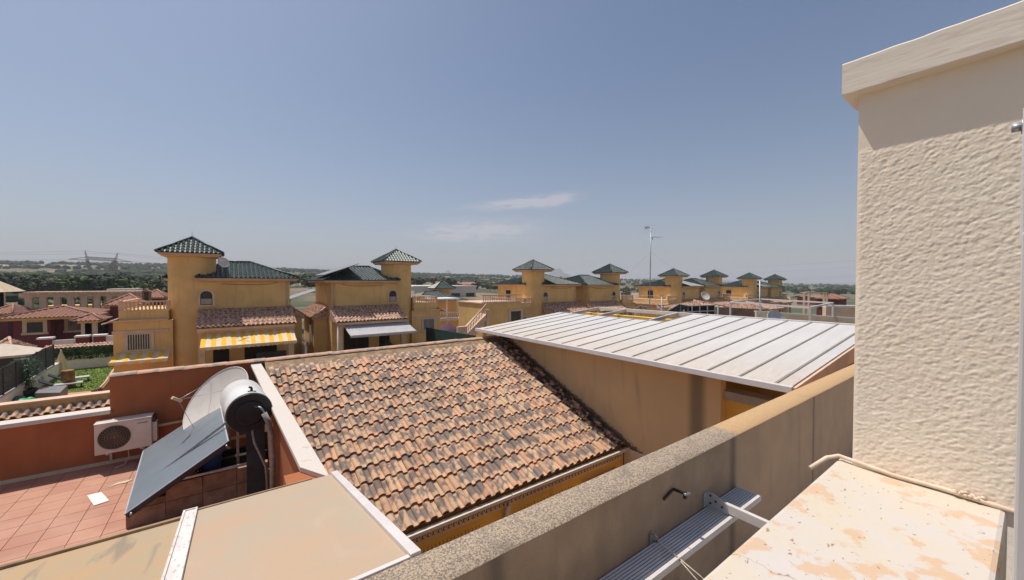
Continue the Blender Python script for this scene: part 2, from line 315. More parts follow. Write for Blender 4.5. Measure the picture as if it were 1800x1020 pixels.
def mk_terrain():
    m, N, L, b = _nt('dry_fields_and_scrub')
    v = coords(N, L, True); n1 = tex(N, L, v, .010, 8, .6, .6); n2 = tex(N, L, v, .05, 6, .3, .65); n3 = tex(N, L, v, .0022, 5, .3)
    vo = N.new('ShaderNodeTexVoronoi'); vo.inputs['Scale'].default_value = .006; vo.distance = 'CHEBYCHEV'; L.new(v, vo.inputs['Vector'])
    sv = N.new('ShaderNodeSeparateColor'); L.new(vo.outputs['Color'], sv.inputs[0])
    col = mixc(N, L, ramp(N, L, n1, .42, .56), (.27, .19, .12), (.075, .085, .038))
    col = mixc(N, L, ramp(N, L, n2, .5, .64, 0, .9), col, (.045, .058, .026))
    col = mixc(N, L, ramp(N, L, sv.outputs[0], .78, .82, 0, .85), col, (.36, .27, .19))
    col = mixc(N, L, ramp(N, L, sv.outputs[1], .72, .76, 0, .7), col, (.055, .08, .032))
    L.new(col, b.inputs['Base Color']); b.inputs['Roughness'].default_value = 1; return m
M['terrain'] = mk_terrain()
M['forest'] = mat('far_pine_green', (.034, .050, .020), .9, .45, .06, 0)
M['mountain'] = mat('far_mountain_rock', (.12, .11, .10), 1, .2, .002, 0)
M['sea'] = mat('sea_water', (.03, .05, .07), .5, .1, .001, 0)
M['haze'] = bpy.data.materials.new('haze'); M['haze'].use_nodes = True
_n = M['haze'].node_tree.nodes; _n.clear(); _o = _n.new('ShaderNodeOutputMaterial'); _v = _n.new('ShaderNodeVolumePrincipled')
_v.inputs['Color'].default_value = (.93, .96, 1.0, 1); _v.inputs['Density'].default_value = 0.00022; _v.inputs['Anisotropy'].default_value = 0.0
M['haze'].node_tree.links.new(_v.outputs[0], _o.inputs['Volume'])
# ---------------------------------------------------------------- object helpers
def tag(o, label=None, cat=None, group=None, kind=None):
    if label: o['label'] = label
    if cat: o['category'] = cat
    if group: o['group'] = group
    if kind: o['kind'] = kind
    return o
def thing(name, label, cat, loc=(0, 0, 0), group=None):
    o = bpy.data.objects.new(name, None); C.objects.link(o); o.location = loc; o.empty_display_size = .2
    return tag(o, label, cat, group)
def rootloc(p):
    v = Vector((0, 0, 0))
    while p is not None: v += p.location; p = p.parent
    return v
class B:
    def __init__(s): s.v = []; s.f = []; s.sm = []
    def add(s, vs, fs, smooth=False):
        k = len(s.v); s.v += [Vector(v) for v in vs]; s.f += [tuple(k + i for i in f) for f in fs]; s.sm += [smooth] * len(fs); return s
    def box(s, x0, x1, y0, y1, z0, z1):
        return s.add([(x, y, z) for x in (x0, x1) for y in (y0, y1) for z in (z0, z1)],
                     [(0, 1, 3, 2), (4, 6, 7, 5), (0, 4, 5, 1), (2, 3, 7, 6), (0, 2, 6, 4), (1, 5, 7, 3)])
    def obox(s, o, a, b, c):    # corner and three edge vectors
        o, a, b, c = map(Vector, (o, a, b, c))
        return s.add([o + a * i + b * j + c * k for i in (0, 1) for j in (0, 1) for k in (0, 1)],
                     [(0, 1, 3, 2), (4, 6, 7, 5), (0, 4, 5, 1), (2, 3, 7, 6), (0, 2, 6, 4), (1, 5, 7, 3)])
    def poly(s, pts, ext):      # polygon extruded by a vector
        n = len(pts); p = [Vector(q) for q in pts]; e = Vector(ext)
        return s.add(p + [q + e for q in p], [tuple(range(n)), tuple(range(2 * n - 1, n - 1, -1))] + [(i, (i + 1) % n, n + (i + 1) % n, n + i) for i in range(n)])
    def bar(s, p, q, w, h=None):    # square bar between two points
        p, q = Vector(p), Vector(q); h = h or w; d = (q - p).normalized()
        u = d.cross(Vector((0, 0, 1)));  u = Vector((1, 0, 0)) if u.length < 1e-3 else u.normalized(); t = u.cross(d).normalized()
        return s.obox(p - u * w / 2 - t * h / 2, q - p, u * w, t * h)
    def tube(s, pts, r, n=8, cap=True):
        pts = [Vector(p) for p in pts]; k0 = len(s.v); m_ = len(pts); rs = r if isinstance(r, (list, tuple)) else [r] * m_
        for i, p in enumerate(pts):
            d = (pts[min(i + 1, m_ - 1)] - pts[max(i - 1, 0)]).normalized()
            u = d.cross(Vector((0, 0, 1))); u = Vector((1, 0, 0)) if u.length < 1e-2 else u.normalized(); t = u.cross(d).normalized()
            for j in range(n):
                a = 2 * math.pi * j / n; s.v.append(p + (u * math.cos(a) + t * math.sin(a)) * rs[i])
        for i in range(m_ - 1):
            for j in range(n):
                a, b = k0 + i * n + j, k0 + i * n + (j + 1) % n; s.f.append((a, b, b + n, a + n)); s.sm.append(True)
        if cap:
            s.f.append(tuple(k0 + j for j in range(n))[::-1]); s.sm.append(False)
            s.f.append(tuple(k0 + (m_ - 1) * n + j for j in range(n))); s.sm.append(False)
        return s
    def lathe(s, c, prof, n=12, a0=0, a1=2 * math.pi):   # vertical axis at c, prof = (r, z)
        k0 = len(s.v); c = Vector(c); full = abs(a1 - a0 - 2 * math.pi) < 1e-6; m_ = n if full else n + 1
        for r, z in prof:
            for j in range(m_):
                a = a0 + (a1 - a0) * j / n; s.v.append(c + Vector((r * math.cos(a), r * math.sin(a), z)))
        for i in range(len(prof) - 1):
            for j in range(n):
                a, b = k0 + i * m_ + j, k0 + i * m_ + (j + 1) % m_; s.f.append((a, b, b + m_, a + m_)); s.sm.append(True)
        return s
    def build(s, name, m, parent=None, bevel=0, off=None, label=None, mat2=None, f2=None):
        me = bpy.data.meshes.new(name); off = rootloc(parent) if off is None else Vector(off)
        me.from_pydata([v - off for v in s.v], [], s.f); me.polygons.foreach_set('use_smooth', s.sm)
        bm = bmesh.new(); bm.from_mesh(me); bmesh.ops.recalc_face_normals(bm, faces=bm.faces); bm.to_mesh(me); bm.free()
        me.materials.append(M[m] if isinstance(m, str) else m)
        o = bpy.data.objects.new(name, me); C.objects.link(o); o.parent = parent
        if bevel:
            md = o.modifiers.new('bevel', 'BEVEL'); md.width = bevel; md.segments = 2; md.limit_method = 'ANGLE'
        if label: o['label'] = label
        return o
def struct(name, b, m, parent=None): return tag(b.build(name, m, parent), kind='structure')
def kids(o): return [c for c in bpy.data.objects if c.parent == o]
def copy_tree(o, parent=None, kmap=None):
    if kmap is None:
        kmap = {}
        for q in bpy.data.objects:
            if q.parent: kmap.setdefault(q.parent.name, []).append(q)
    c = o.copy(); C.objects.link(c); c.parent = parent
    for ch in kmap.get(o.name, []): copy_tree(ch, c, kmap)
    return c
def tile_mesh(name, pitch=.2145, length=.40, roll=.128, h=.064, n=7, dz=.040, th=.036):
    """one S-shaped roof tile: x across, y up the slope, z out of the roof"""
    prof = []
    for i in range(n + 1):
        a = math.pi * i / n; prof.append((roll / 2 - roll / 2 * math.cos(a), h * math.sin(a) ** .8))
    for t in (.33, .66, 1.0): prof.append((roll + (pitch - roll) * t, -.012 * math.sin(math.pi * t)))
    k = len(prof); vs = []; fs = []
    for (y, zz) in ((0, dz), (length, 0)):
        vs += [(x, y, z + zz) for x, z in prof]
    vs += [(x, 0.0, z + dz) for x, z in prof]; vs += [(x, 0.004, z + dz - th) for x, z in prof]
    for i in range(k - 1): fs.append((i, i + 1, k + i + 1, k + i))
    nt = len(fs)
    for i in range(k - 1): fs.append((3 * k + i, 3 * k + i + 1, 2 * k + i + 1, 2 * k + i))
    me = bpy.data.meshes.new(name); me.from_pydata(vs, [], fs)
    me.polygons.foreach_set('use_smooth', [i < nt for i in range(len(fs))])
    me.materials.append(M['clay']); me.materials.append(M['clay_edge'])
    me.polygons.foreach_set('material_index', [0 if i < nt else 1 for i in range(len(fs))])
    return me, vs, fs, nt
def corrugate(b, p0, u, v, width, len_at, pitch=.22, course=.37, h=.05, seg=4):
    """roof slope of tile rolls in far houses; len_at(s)-> (start, end) along v"""
    u, v, p0 = Vector(u).normalized(), Vector(v).normalized(), Vector(p0); nrm = u.cross(v)
    if nrm.z < 0: nrm = -nrm
    ncol = max(1, round(width / pitch)); pt = width / ncol
    for c in range(ncol):
        s0 = c * pt; a, e = len_at(s0 + pt / 2)
        if e - a < .05: continue
        y = a
        while y < e - .02:
            y2 = min(y + course, e); vs = []
            for yy, lift in ((y, .03), (y2, 0)):
                for i in range(seg + 1):
                    t = i / seg; z = h * math.sin(math.pi * min(1, t / .62)) if t < .62 else 0
                    vs.append(p0 + u * (s0 + pt * t) + v * yy + nrm * (z + lift))
            for i in range(seg + 1): vs.append(vs[i] - nrm * .035)
            k = seg + 1
            b.add(vs, [(i, i + 1, k + i + 1, k + i) for i in range(seg)] + [(2 * k + i, 2 * k + i + 1, i + 1, i) for i in range(seg)])
            y = y2
    return b
# ================================================================= OWN TERRACE
# stucco pillar: sculpted face, cap
def stucco_panel():
    b = B(); y0, y1, z0, z1 = -0.62, 0.452, 6.38, 8.02; step = .0026
    ny, nz_ = int((y1 - y0) / step), int((z1 - z0) / (step * 1.25)); vs = []
    for k in range(nz_ + 1):
        z = z0 + (z1 - z0) * k / nz_
        for j in range(ny + 1):
            y = y0 + (y1 - y0) * j / ny
            yr, zr = y * .88 - z * .47, z * .88 + y * .47
            p = Vector((yr * 42, zr * 72, 1.7)); wv = 0
            a = noise.noise(p + Vector((wv, wv * 2, 0))); c = noise.noise(Vector((yr * 80, zr * 120, 5))) + .55 * noise.noise(Vector((yr * 170, zr * 210, 7))); d = noise.noise(Vector((y * 6, z * 8, 9)))
            hgt = min(.30, a + .3 * d) * .0015 + c * .0012
            e = min(1, (y1 - y) / .012, (z - z0) / .01); top = max(0, min(1, (7.75 + .03 * (y1 - y) - z) / .04)) * .85 + .15
            vs.append((2.1 - max(0, hgt + .0025) * max(0, e) * top, y, z))
    w_ = ny + 1
    b.add(vs, [(k * w_ + j, k * w_ + j + 1, (k + 1) * w_ + j + 1, (k + 1) * w_ + j) for k in range(nz_) for j in range(ny)], True)
    # far side of the pillar
    b.add([(2.1, y1, z0), (2.6, y1, z0), (2.6, y1, z1), (2.1, y1, z1), (2.6, y0, z0), (2.6, y0, z1), (2.1, y0, z0), (2.1, y0, z1)], [(0, 1, 2, 3), (1, 4, 5, 2), (4, 6, 7, 5)])
    return b
pil = thing('masonry_pillar', 'tall cream pillar of rough stucco with a thick plastered cap', 'pillar', (2.35, 0, 6.4))
stucco_panel().build('shaft', 'stucco', pil)
def cap_mesh():
    b = B(); x0, y1, z0, z1 = 2.049, .496, 7.968, 8.097; ny = 90
    ys = [y1 - (y1 + .65) * j / ny for j in range(ny + 1)]; vs = []
    for y in ys:
        n1 = noise.noise(Vector((y * 16, 0, 3))) * .003; n2 = noise.noise(Vector((y * 25, 5, 3))) * .003
        vs += [(2.66, y, z0), (x0 + .045, y, z0 - .004 + n2 * .6), (x0 + .003, y, z0 + n2), (x0, y, z0 + .003 + n2), (x0, y, z1 - .005 + n1), (x0 + .004, y, z1 + n1), (2.66, y, z1)]
    fs = [(i * 7 + k, i * 7 + k + 1, i * 7 + 8 + k, i * 7 + 7 + k) for i in range(ny) for k in range(6)]
    b.add(vs, fs, False); b.add([vs[k] for k in range(7)], [tuple(range(7))]); return b
M['capplaster'] = mat('painted_cap_plaster', (.86, .75, .63), .85, .05, 5, 38, .28, .003, sc3=(1, .25, 2.4), speck=((.55, .42, .3), 30, .3))
cap_mesh().build('cap', 'capplaster', pil)
# ledge with flaking paint
led = thing('terrace_ledge', 'wide low wall top of flaking white paint with sandy patches below the pillar', 'ledge', (1.3, .28, 4.7))
lb = B(); lb.box(.35, 2.16, .052, .507, 5.0, 6.434); lb.build('top', 'ledge', led, bevel=.014)
b = B(); pts = [(2.02, .575, 6.395), (2.09, .535, 6.437), (2.112, .50, 6.452), (2.10, .45, 6.452), (2.085, .33, 6.446), (2.09, .2, 6.447), (2.082, .12, 6.447), (2.09, .06, 6.440), (2.10, .0, 6.43)]
tag(b.tube(pts, .0085, 8).build('cable', 'cable'), 'cream cable lying along the foot of the stucco pillar', 'cable')
b = B()
for k in range(16):
    b.lathe((2.088 + random.uniform(-.012, .006), .17 - k * .0045 + random.uniform(-.004, .004), 6.452 + random.uniform(-.004, .007)), [(0, -.006), (.007, -.003), (.008, .002), (0, .006)], 6)
tag(b.build('sealant_lump', 'cable'), 'small lump of hardened sealant over the cream cable', 'sealant')
# white gate post at the right edge
gp = thing('white_gate_post', 'smooth white metal post at the right edge beside the stucco pillar', 'post', (1.0, 0, 4.7))
b = B(); b.box(1.02, 1.10, -.12, .0185, 4.9, 7.28); b.build('upright', 'postwhite', gp, bevel=.004)
b = B(); b.box(1.10, 1.13, -.1, .022, 7.26, 7.50); b.box(1.05, 1.10, -.1, .0125, 7.26, 7.56); pb = b.build('hinge_plate', 'whitemetal', gp, bevel=.003)
b = B(); b.tube([(1.115, .022, 7.47), (1.115, .034, 7.47)], .008, 6); b.tube([(1.115, .019, 7.47), (1.115, .0235, 7.47)], .013, 12); b.build('bolt', 'galv', pb)
# parapet
par = thing('parapet_wall', 'long brown parapet with a speckled weathered top running from the foreground to the pillar', 'wall', (5, 1.68, 4.2))
b = B(); nx = 260; vs = []
for i in range(nx + 1):
    x = -2.2 + 15 * i / nx; n1 = noise.noise(Vector((x * 3, 0, 0))) * .004; n2 = noise.noise(Vector((x * 3.3, 4, 0))) * .004
    vs += [(x, 1.562 + n1, 5.842), (x, 1.575 + n1, 5.852), (x, 1.79 + n2, 5.852), (x, 1.80 + n2, 5.842)]
b.add(vs, [(i * 4 + k, i * 4 + k + 1, i * 4 + 5 + k, i * 4 + 4 + k) for i in range(nx) for k in range(3)], True); b.build('weathered_top', 'paratop', par)
b = B(); b.box(-2.2, 12.8, 1.566, 1.796, 2.0, 5.8405); b.build('face', 'paraface', par)
struct('terrace_floor', B().box(-1, 14, -2, 1.5655, 4.4, 4.62), M['concrete'])
# folded awning slats lying against the parapet
sa = thing('folded_slat_awning', 'long grey stack of aluminium slats lying along the inside of the parapet', 'awning', (2.4, 1.46, 5.3))
X0, X1 = .9, 3.60; yA, yB = 1.392, 1.558; ns = 8
for k in range(ns):
    y = yB - (yB - yA) * (k + 1) / ns; wd = (yB - yA) / ns
    b = B(); b.poly([(X0, y + .003, 5.372), (X0, y + .006, 5.388), (X0, y + wd - .004, 5.392), (X0, y + wd - .0015, 5.372)], (X1 - X0, 0, 0)); b.build('slat', 'greymetal', sa)
b = B(); b.box(X0, X1 + .01, yA, yB, 5.35, 5.371); b.build('tray', 'darkgrey', sa)
b = B(); b.poly([(X0, yA - .030, 5.352), (X0, yA - .034, 5.37), (X0, yA - .026, 5.392), (X0, yA - .004, 5.394), (X0, yA - .002, 5.352)], (1.60, 0, 0)); b.build('front_rail', 'whitemetal', sa)
b = B(); b.poly([(X0 + 1.606, yA - .030, 5.352), (X0 + 1.606, yA - .034, 5.37), (X0 + 1.606, yA - .026, 5.392), (X0 + 1.606, yA - .004, 5.394), (X0 + 1.606, yA - .002, 5.352)], (1.10, 0, 0)); b.build('front_rail', 'whitemetal', sa)
b = B(); b.box(X1, X1 + .012, yA - .02, yB, 5.352, 5.39); b.build('end_cap', 'greymetal', sa)
# arm on a bracket
ar = thing('aluminium_arm', 'white aluminium arm with a drilled bracket fixed to the parapet above the slats', 'bracket', (3.1, 1.5, 5.42))
b = B(); b.box(3.10, 3.135, .80, 1.43, 5.405, 5.475); b.build('arm', 'whitemetal', ar, bevel=.003)
b = B(); b.poly([(3.094, 1.561, 5.40), (3.094, 1.561, 5.50), (3.094, 1.545, 5.515), (3.094, 1.50, 5.512), (3.094, 1.41, 5.478), (3.094, 1.40, 5.40)], (.006, 0, 0)); b.box(3.04, 3.094, 1.5555, 1.5605, 5.40, 5.51)
bk = b.build('bracket_plate', 'greymetal', ar)
for (y, z) in ((1.53, 5.49), (1.53, 5.43), (1.49, 5.46), (1.44, 5.44)):
    b = B(); b.tube([(3.088, y, z), (3.0935, y, z)], .008, 10); b.build('bolt', 'dark', bk)
# security camera like fitting
sf = thing('wall_fitting', 'small black angled fitting with a chrome knob on the parapet face above the slats', 'fitting', (2.5, 1.55, 5.66))
b = B(); b.bar((2.475, 1.553, 5.655), (2.60, 1.553, 5.69), .012, .016); b.bar((2.60, 1.556, 5.69), (2.62, 1.47, 5.685), .014, .018); b.build('arm', 'dark', sf)
b = B(); b.tube([(2.615, 1.475, 5.70), (2.615, 1.475, 5.655)], [.012, .015], 10); b.build('head', 'dark', sf)
b = B(); b.tube([(2.60, 1.47, 5.688), (2.652, 1.46, 5.684)], .009, 10); b.build('knob', 'galv', sf)
# pulley hook and rope
pu = thing('pulley_hook', 'grey pulley hook screwed to the parapet beside the slats with a rope through it', 'hook', (2.35, 1.55, 5.44))
b = B(); b.box(2.315, 2.352, 1.552, 1.5595, 5.385, 5.475); b.build('back_plate', 'galv', pu, bevel=.004)
b = B(); b.tube([(2.328, 1.552, 5.468), (2.328, 1.525, 5.478), (2.334, 1.512, 5.46), (2.336, 1.515, 5.43), (2.34, 1.545, 5.41)], .006, 8); b.build('hook', 'galv', pu)
b = B(); b.tube([(2.335, 1.52, 5.445), (2.345, 1.44, 5.418), (2.352, 1.372, 5.398)], .0035, 6); b.tube([(2.352, 1.372, 5.398), (2.40, 1.25, 5.33), (2.46, 1.08, 5.22)], .0035, 6)
b.tube([(2.350, 1.374, 5.396), (2.372, 1.25, 5.31), (2.40, 1.08, 5.20)], .0035, 6)
for k in range(3): b.tube([(2.343 + k * .006, 1.372, 5.388), (2.345 + k * .006, 1.36, 5.396), (2.35 + k * .006, 1.37, 5.403)], .004, 6)
tag(b.build('tied_rope', 'rope'), 'pale thin rope knotted over the slat awning and running down from the pulley hook', 'rope')
# ================================================================= PATIO COVER below the parapet
cv = thing('patio_cover', 'flat beige panelled patio cover with white glazing bars below the parapet', 'canopy', (0, 2.7, 3.0))
def cz(y): return 5.838 - .18 * (y - 1.8)
def slab(b, x0, x1, y0, y1, dz0, dz1):
    return b.poly([(x0, y0, cz(y0) + dz0), (x0, y1, cz(y1) + dz0), (x0, y1, cz(y1) + dz1), (x0, y0, cz(y0) + dz1)], (x1 - x0, 0, 0))
slab(B(), -.205, .715, 1.83, 3.68, -.02, 0).build('panel', 'cover', cv)
slab(B(), -2.6, -.285, 1.80, 3.60, -.035, -.015).build('panel', 'cover2', cv, label='mossy tan corrugated panel at the left end of the cover')
slab(B(), .705, .76, 1.80, 3.66, -.03, .028).build('glazing_bar', 'whitemetal', cv, bevel=.004)
b = slab(B(), -.288, -.205, 1.6, 3.69, -.02, .014); slab(b, -.288, -.276, 1.6, 3.70, .014, .024); slab(b, -.217, -.205, 1.6, 3.70, .014, .024); b.box(-.288, -.205, 3.692, 3.70, cz(3.7) - .03, cz(3.7) + .024)
M['streaked'] = mat('streaked_white_bar', (.72, .66, .62), .5, .1, 8, 0, sc3=(1, .2, 1), speck=((.40, .36, .33), 55, .7)); b.build('glazing_bar', 'streaked', cv)
slab(B(), -.2, .70, 1.795, 1.826, -.01, .02).build('front_rail', 'whitemetal', cv)
b = slab(B(), -.205, .56, 3.681, 3.705, -.06, .008); b.build('rear_trim', M['stone'], cv); b = slab(B(), -2.6, -.29, 3.601, 3.64, -.07, .003); b.build('rear_trim', M['stone'], cv)
# ================================================================= SOLAR TERRACE
tf = B().box(-9, .0, 3.2, 11.35, 3.2, 3.438); fl = tag(tf.build('roof_terrace', 'grout'), kind='structure')
tm = B(); tm.box(.004, .346, .004, .346, 0, .012); t0 = tm.build('paving_tile', 'floortile', fl, bevel=0); t0.location = (-3.7, 6.2, 3.438)
n = 0
for i in range(12):
    for j in range(15):
        x, y = -4.367 + .35 * i, 6.05 + .35 * j
        if x > -.1 or y > 11.1 or y + .2 * x < 5.4 : continue
        if n == 0: o = t0
        else: o = t0.copy(); C.objects.link(o)
        o.location = (x, y, 3.438 + random.uniform(0, .0012)); n += 1
RW = 11.30
rw = thing('rear_party_wall', 'rust orange party wall behind the solar terrace with clay cap tiles on its tall part', 'wall', (0, 11.4, 3.4))
b = B(); b.box(-9, -2.0, RW, 11.5, 2, 4.50); b.box(-2.0, .40, RW, 11.52, 2, 5.235); b.build('wall', 'orange', rw)
b = B(); b.box(.40, 7.83, RW + .0, 11.52, 2, 5.235); M['oldwall'] = mat('stained_brown_render', (.25, .17, .12), .95, .2, 2, 60, .4, .005, streak=((.10, .08, .07), .5)); b.build('wall', 'oldwall', rw, label='darker stained stretch of wall above the tiled roof')
b = B(); b.box(-9, -1.985, RW - .09, 11.53, 4.50, 4.58); b.build('coping', 'coping', rw, bevel=.006)
b = B(); b.box(-9, .3, RW - .02, RW - .001, 3.45, 3.52); b.build('skirting', 'cream', rw)
def captile(L_=.415):
    b = B(); n = 6; vs = []
    for x, k in ((0, 1.0), (L_, .93)):
        for i in range(n + 1):
            a = math.pi * i / n; vs.append((x, .14 * k * -math.cos(a), .055 * k * math.sin(a)))
        for i in range(n + 1):
            a = math.pi * i / n; vs.append((x, .125 * k * -math.cos(a), .04 * k * math.sin(a) - .004))
    m_ = n + 1
    fs = [(i, i + 1, 2 * m_ + i + 1, 2 * m_ + i) for i in range(n)]; b.add(vs, fs, True)
    b.add(vs, [(i, i + 1, m_ + i + 1, m_ + i) for i in range(n)] + [(2 * m_ + i, 2 * m_ + i + 1, 3 * m_ + i + 1, 3 * m_ + i) for i in range(n)]); return b
c0 = captile().build('cap_tile', 'capclay', rw, off=(0, 0, 0))
x = -2.01; first = True
while x < 7.6:
    o = c0 if first else c0.copy()
    if not first: C.objects.link(o)
    first = False
    o.location = Vector((x, 11.41 + random.uniform(-.008, .008), 5.238 + random.uniform(0, .01))) - rootloc(rw); o.rotation_euler = (0, -.022 + random.uniform(-.01, .01), random.uniform(-.02, .02)); x += .385
# beyond the low wall: tile strip
ts = thing('tiled_wall_top', 'strip of clay roof tiles on a low wall just beyond the white coping', 'wall', (-6, 12.9, 3))
ZS = at(95, 728, Y=18.5).z; b = B(); b.box(-17, -2.6, 18.86, 19.1, 0, ZS + .36); b.build('wall', 'ochre', ts); b = B(); b.box(-17, -2.6, 18.4, 18.859, 0, ZS - .03); b.build('wall', 'ochre', ts)
tme, tvs, tfs, tnt = tile_mesh('strip_tile')
k = 0; x = -16.0
while x < at(192, 712, Y=18.5).x - .1:
    o = bpy.data.objects.new('roof_tile', tme); C.objects.link(o); o.parent = ts
    o.location = Vector((x, 18.5 + random.uniform(-.01, .01), ZS)) - rootloc(ts); o.rotation_euler = (math.radians(26), random.uniform(-.03, .03), random.uniform(-.02, .02)); o.scale = (1.05, 1, 1.2); x += .225
b = B(); b.box(-17, -2.6, 18.8, 19.2, ZS + .361, ZS + .42); b.build('coping', 'pinkcream', ts)
# side wall with white coping (between solar terrace and tiled roof)
sw = thing('white_coped_side_wall', 'rust orange side wall with a broad stained white coping beside the tiled roof', 'wall', (.6, 7.5, 3.4))
b = B(); b.poly([(.50, 11.29, 2), (.62, 11.29, 2), (.80, 4.5, 2), (.68, 4.75, 2)], (0, 0, 3.145)); b.build('wall', 'orange', sw)
b = B(); b.poly([(.41, 11.36, 5.145), (.622, 11.36, 5.145), (.82, 4.27, 5.145), (.60, 4.70, 5.145)], (0, 0, .055)); b.build('coping', 'coping', sw, bevel=.005)
b = B(); b.box(.45, .8, 3.72, 4.72, 2, 5.14); b.build('pier', 'orange', sw)
# block wall planter
bw = thing('block_wall', 'low brown block wall under the solar collector', 'wall', (-.4, 8.2, 3.45))
bx = B(); bx.box(0, .452, 0, .12, 0, .262); b0 = bx.build('block', 'block', bw, bevel=.004, off=(0, 0, 0)); first = True
for r in range(2):
    xs = -1.30 + (.46 if r % 2 else 0)
    if r > 9:
        q = B(); q.box(-1.30, -1.078, 8.13, 8.25, 3.45 + r * .27, 3.45 + r * .27 + .262); q.build('block', 'block', bw)
    while xs < .5:
        o = b0 if first else b0.copy()
        if not first: C.objects.link(o)
        first = False
        o.location = Vector((xs, 8.13 + random.uniform(-.004, .004), 3.45 + r * .27)) - rootloc(bw); xs += .46
b = B(); b.box(-1.29, .58, 8.145, 8.235, 3.45, 3.81); b.build('mortar', 'stone', bw)
b = B(); b.box(-1.29, -1.17, 8.26, 9.6, 3.45, 3.70); b.build('return_wall', 'block', bw)
for (x, y, z, l) in ((-.55, 8.14, 4.012, 'a'), (-.1, 8.14, 4.012, 'b')):
    pass
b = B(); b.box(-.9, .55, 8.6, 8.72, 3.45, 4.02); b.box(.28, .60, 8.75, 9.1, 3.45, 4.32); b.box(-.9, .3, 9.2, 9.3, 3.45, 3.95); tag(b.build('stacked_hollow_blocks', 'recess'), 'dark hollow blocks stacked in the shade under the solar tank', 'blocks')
# air conditioner
ac = thing('air_conditioner', 'white outdoor air conditioner unit hanging on the orange wall', 'air conditioner', (-1.7, 11, 3.7))
b = B(); b.box(-2.17, -1.33, 10.95, 11.25, 3.77, 4.38); b.build('case', 'acwhite', ac, bevel=.012)
b = B(); b.box(-1.60, -1.34, 10.938, 10.951, 3.80, 4.36); b.build('service_panel', 'acwhite', ac, bevel=.004)
b = B(); b.box(-1.55, -1.39, 10.930, 10.9375, 4.285, 4.30); b.build('handle_slot', 'stone', ac)
b = B(); b.box(-2.175, -1.325, 10.93, 11.26, 4.38, 4.395); b.build('lid', 'acwhite', ac, bevel=.004)
fg = B(); cx_, cz_ = -1.885, 4.08
vs = [(cx_ + .235 * math.cos(a * math.pi / 16), 10.947, cz_ + .235 * math.sin(a * math.pi / 16)) for a in range(32)]
fg.poly(vs, (0, -.003, 0)); fan = fg.build('fan_opening', 'dark', ac)
g = B()
for rr in (.06, .10, .14, .18, .215, .238):
    g.tube([(cx_ + rr * math.cos(a * math.pi / 14), 10.935, cz_ + rr * math.sin(a * math.pi / 14)) for a in range(29)], .0028, 4, False)
for a in range(24):
    an = a * math.pi / 12; g.bar((cx_ + .03 * math.cos(an), 10.935, cz_ + .03 * math.sin(an)), (cx_ + .24 * math.cos(an), 10.935, cz_ + .24 * math.sin(an)), .004)
g.tube([(cx_, 10.925, cz_), (cx_, 10.94, cz_)], .022, 12); g.build('grille', 'stone', fan)
for x in (-2.0, -1.5):
    b = B(); b.box(x - .02, x + .02, 10.98, 11.299, 3.735, 3.768); b.box(x - .02, x + .02, 11.27, 11.2985, 3.5, 3.735); b.build('bracket', 'galv', ac)
b = B(); b.box(-1.329, -1.26, 11.0, 11.2, 3.85, 4.25); b.build('valve_cover', 'acwhite', ac); b = B(); b.box(-1.329, -1.28, 10.98, 11.2, 4.26, 4.36); b.build('valve_gap', 'dark', ac)
b = B(); b.tube([(-1.26, 11.18, 4.1), (-1.0, 11.24, 4.10), (.1, 11.24, 4.12)], .028, 8); tag(b.build('pipe_conduit', 'cream'), 'cream pipe conduit leaving the air conditioner along the orange wall', 'pipe')
b = B(); b.tube([(-1.72, 11.1, 3.77), (-1.70, 11.08, 3.6), (-1.76, 11.0, 3.47), (-1.9, 10.95, 3.46)], .009, 6); tag(b.build('drain_hose', 'cable'), 'thin drain hose hanging below the air conditioner to the floor', 'hose')
# things on the floor
b = B(); b.poly([at(*q, Z=3.453) for q in ((153, 872), (178, 866), (192, 881), (165, 890))], (0, 0, .012)); tag(b.build('loose_tile', 'white'), 'loose white square tile lying on the salmon terrace floor', 'tile')
b = B()
for path in ([(190, 857), (208, 850), (220, 848), (232, 843)],):
    p = [at(*q, Z=3.458) for q in path]; b.tube(p, [.012, .04, .05, .03], 6)
for v in b.v: 
    if v.z < 3.6: v.z = 3.453 + (v.z - 3.453) * .35
tag(b.build('crumpled_rag', 'white_cloth'), 'torn pale rag on the terrace floor beside the solar collector', 'rag')
# solar collector (flat plate)
def coll():
    x, y, z, a, tilt, Lc, W = -1.245, 7.70, 3.87, -.058, .548, 1.43, 2.70
    c, s = math.cos(a), math.sin(a); e1 = Vector((s, c, 0)); up = Vector((c, -s, 0)) * math.cos(tilt) + Vector((0, 0, math.sin(tilt))); nn = up.cross(e1)
    if nn.z < 0: nn = -nn
    return Vector((x, y, z)), e1, up, nn, Lc, W
o_, e1, up, nn, Lc, W = coll()
sc_ = thing('solar_collector', 'large grey glazed solar collector panel tilted beside the white tank', 'solar collector', o_)
b = B(); b.obox(o_ - nn * .085, e1 * W, up * Lc, nn * .075); b.build('case', 'darkgrey', sc_, bevel=.006)
b = B(); b.obox(o_ - nn * .0095 + e1 * .018 + up * .018, e1 * (W - .036), up * (Lc - .036), nn * .007); b.build('glass', 'collector', sc_)
b = B()
for (p, a_, c_) in ((o_, e1 * W, up * .018), (o_ + up * (Lc - .018), e1 * W, up * .018), (o_ + up * .0185, e1 * .0175, up * (Lc - .037)), (o_ + up * .0185 + e1 * (W - .0175), e1 * .0175, up * (Lc - .037))): b.obox(p - nn * .0095, a_, c_, nn * .012)
b.build('frame', 'greymetal', sc_)
b = B(); p = o_ - nn * .04
b.tube([p - e1 * .05 + up * .06, p + e1 * .05 + up * .06], .016, 8); b.tube([p + up * (Lc - .06) - e1 * .06, p + up * (Lc - .06) + e1 * .02], .016, 8); b.build('pipe_stub', 'galv', sc_)
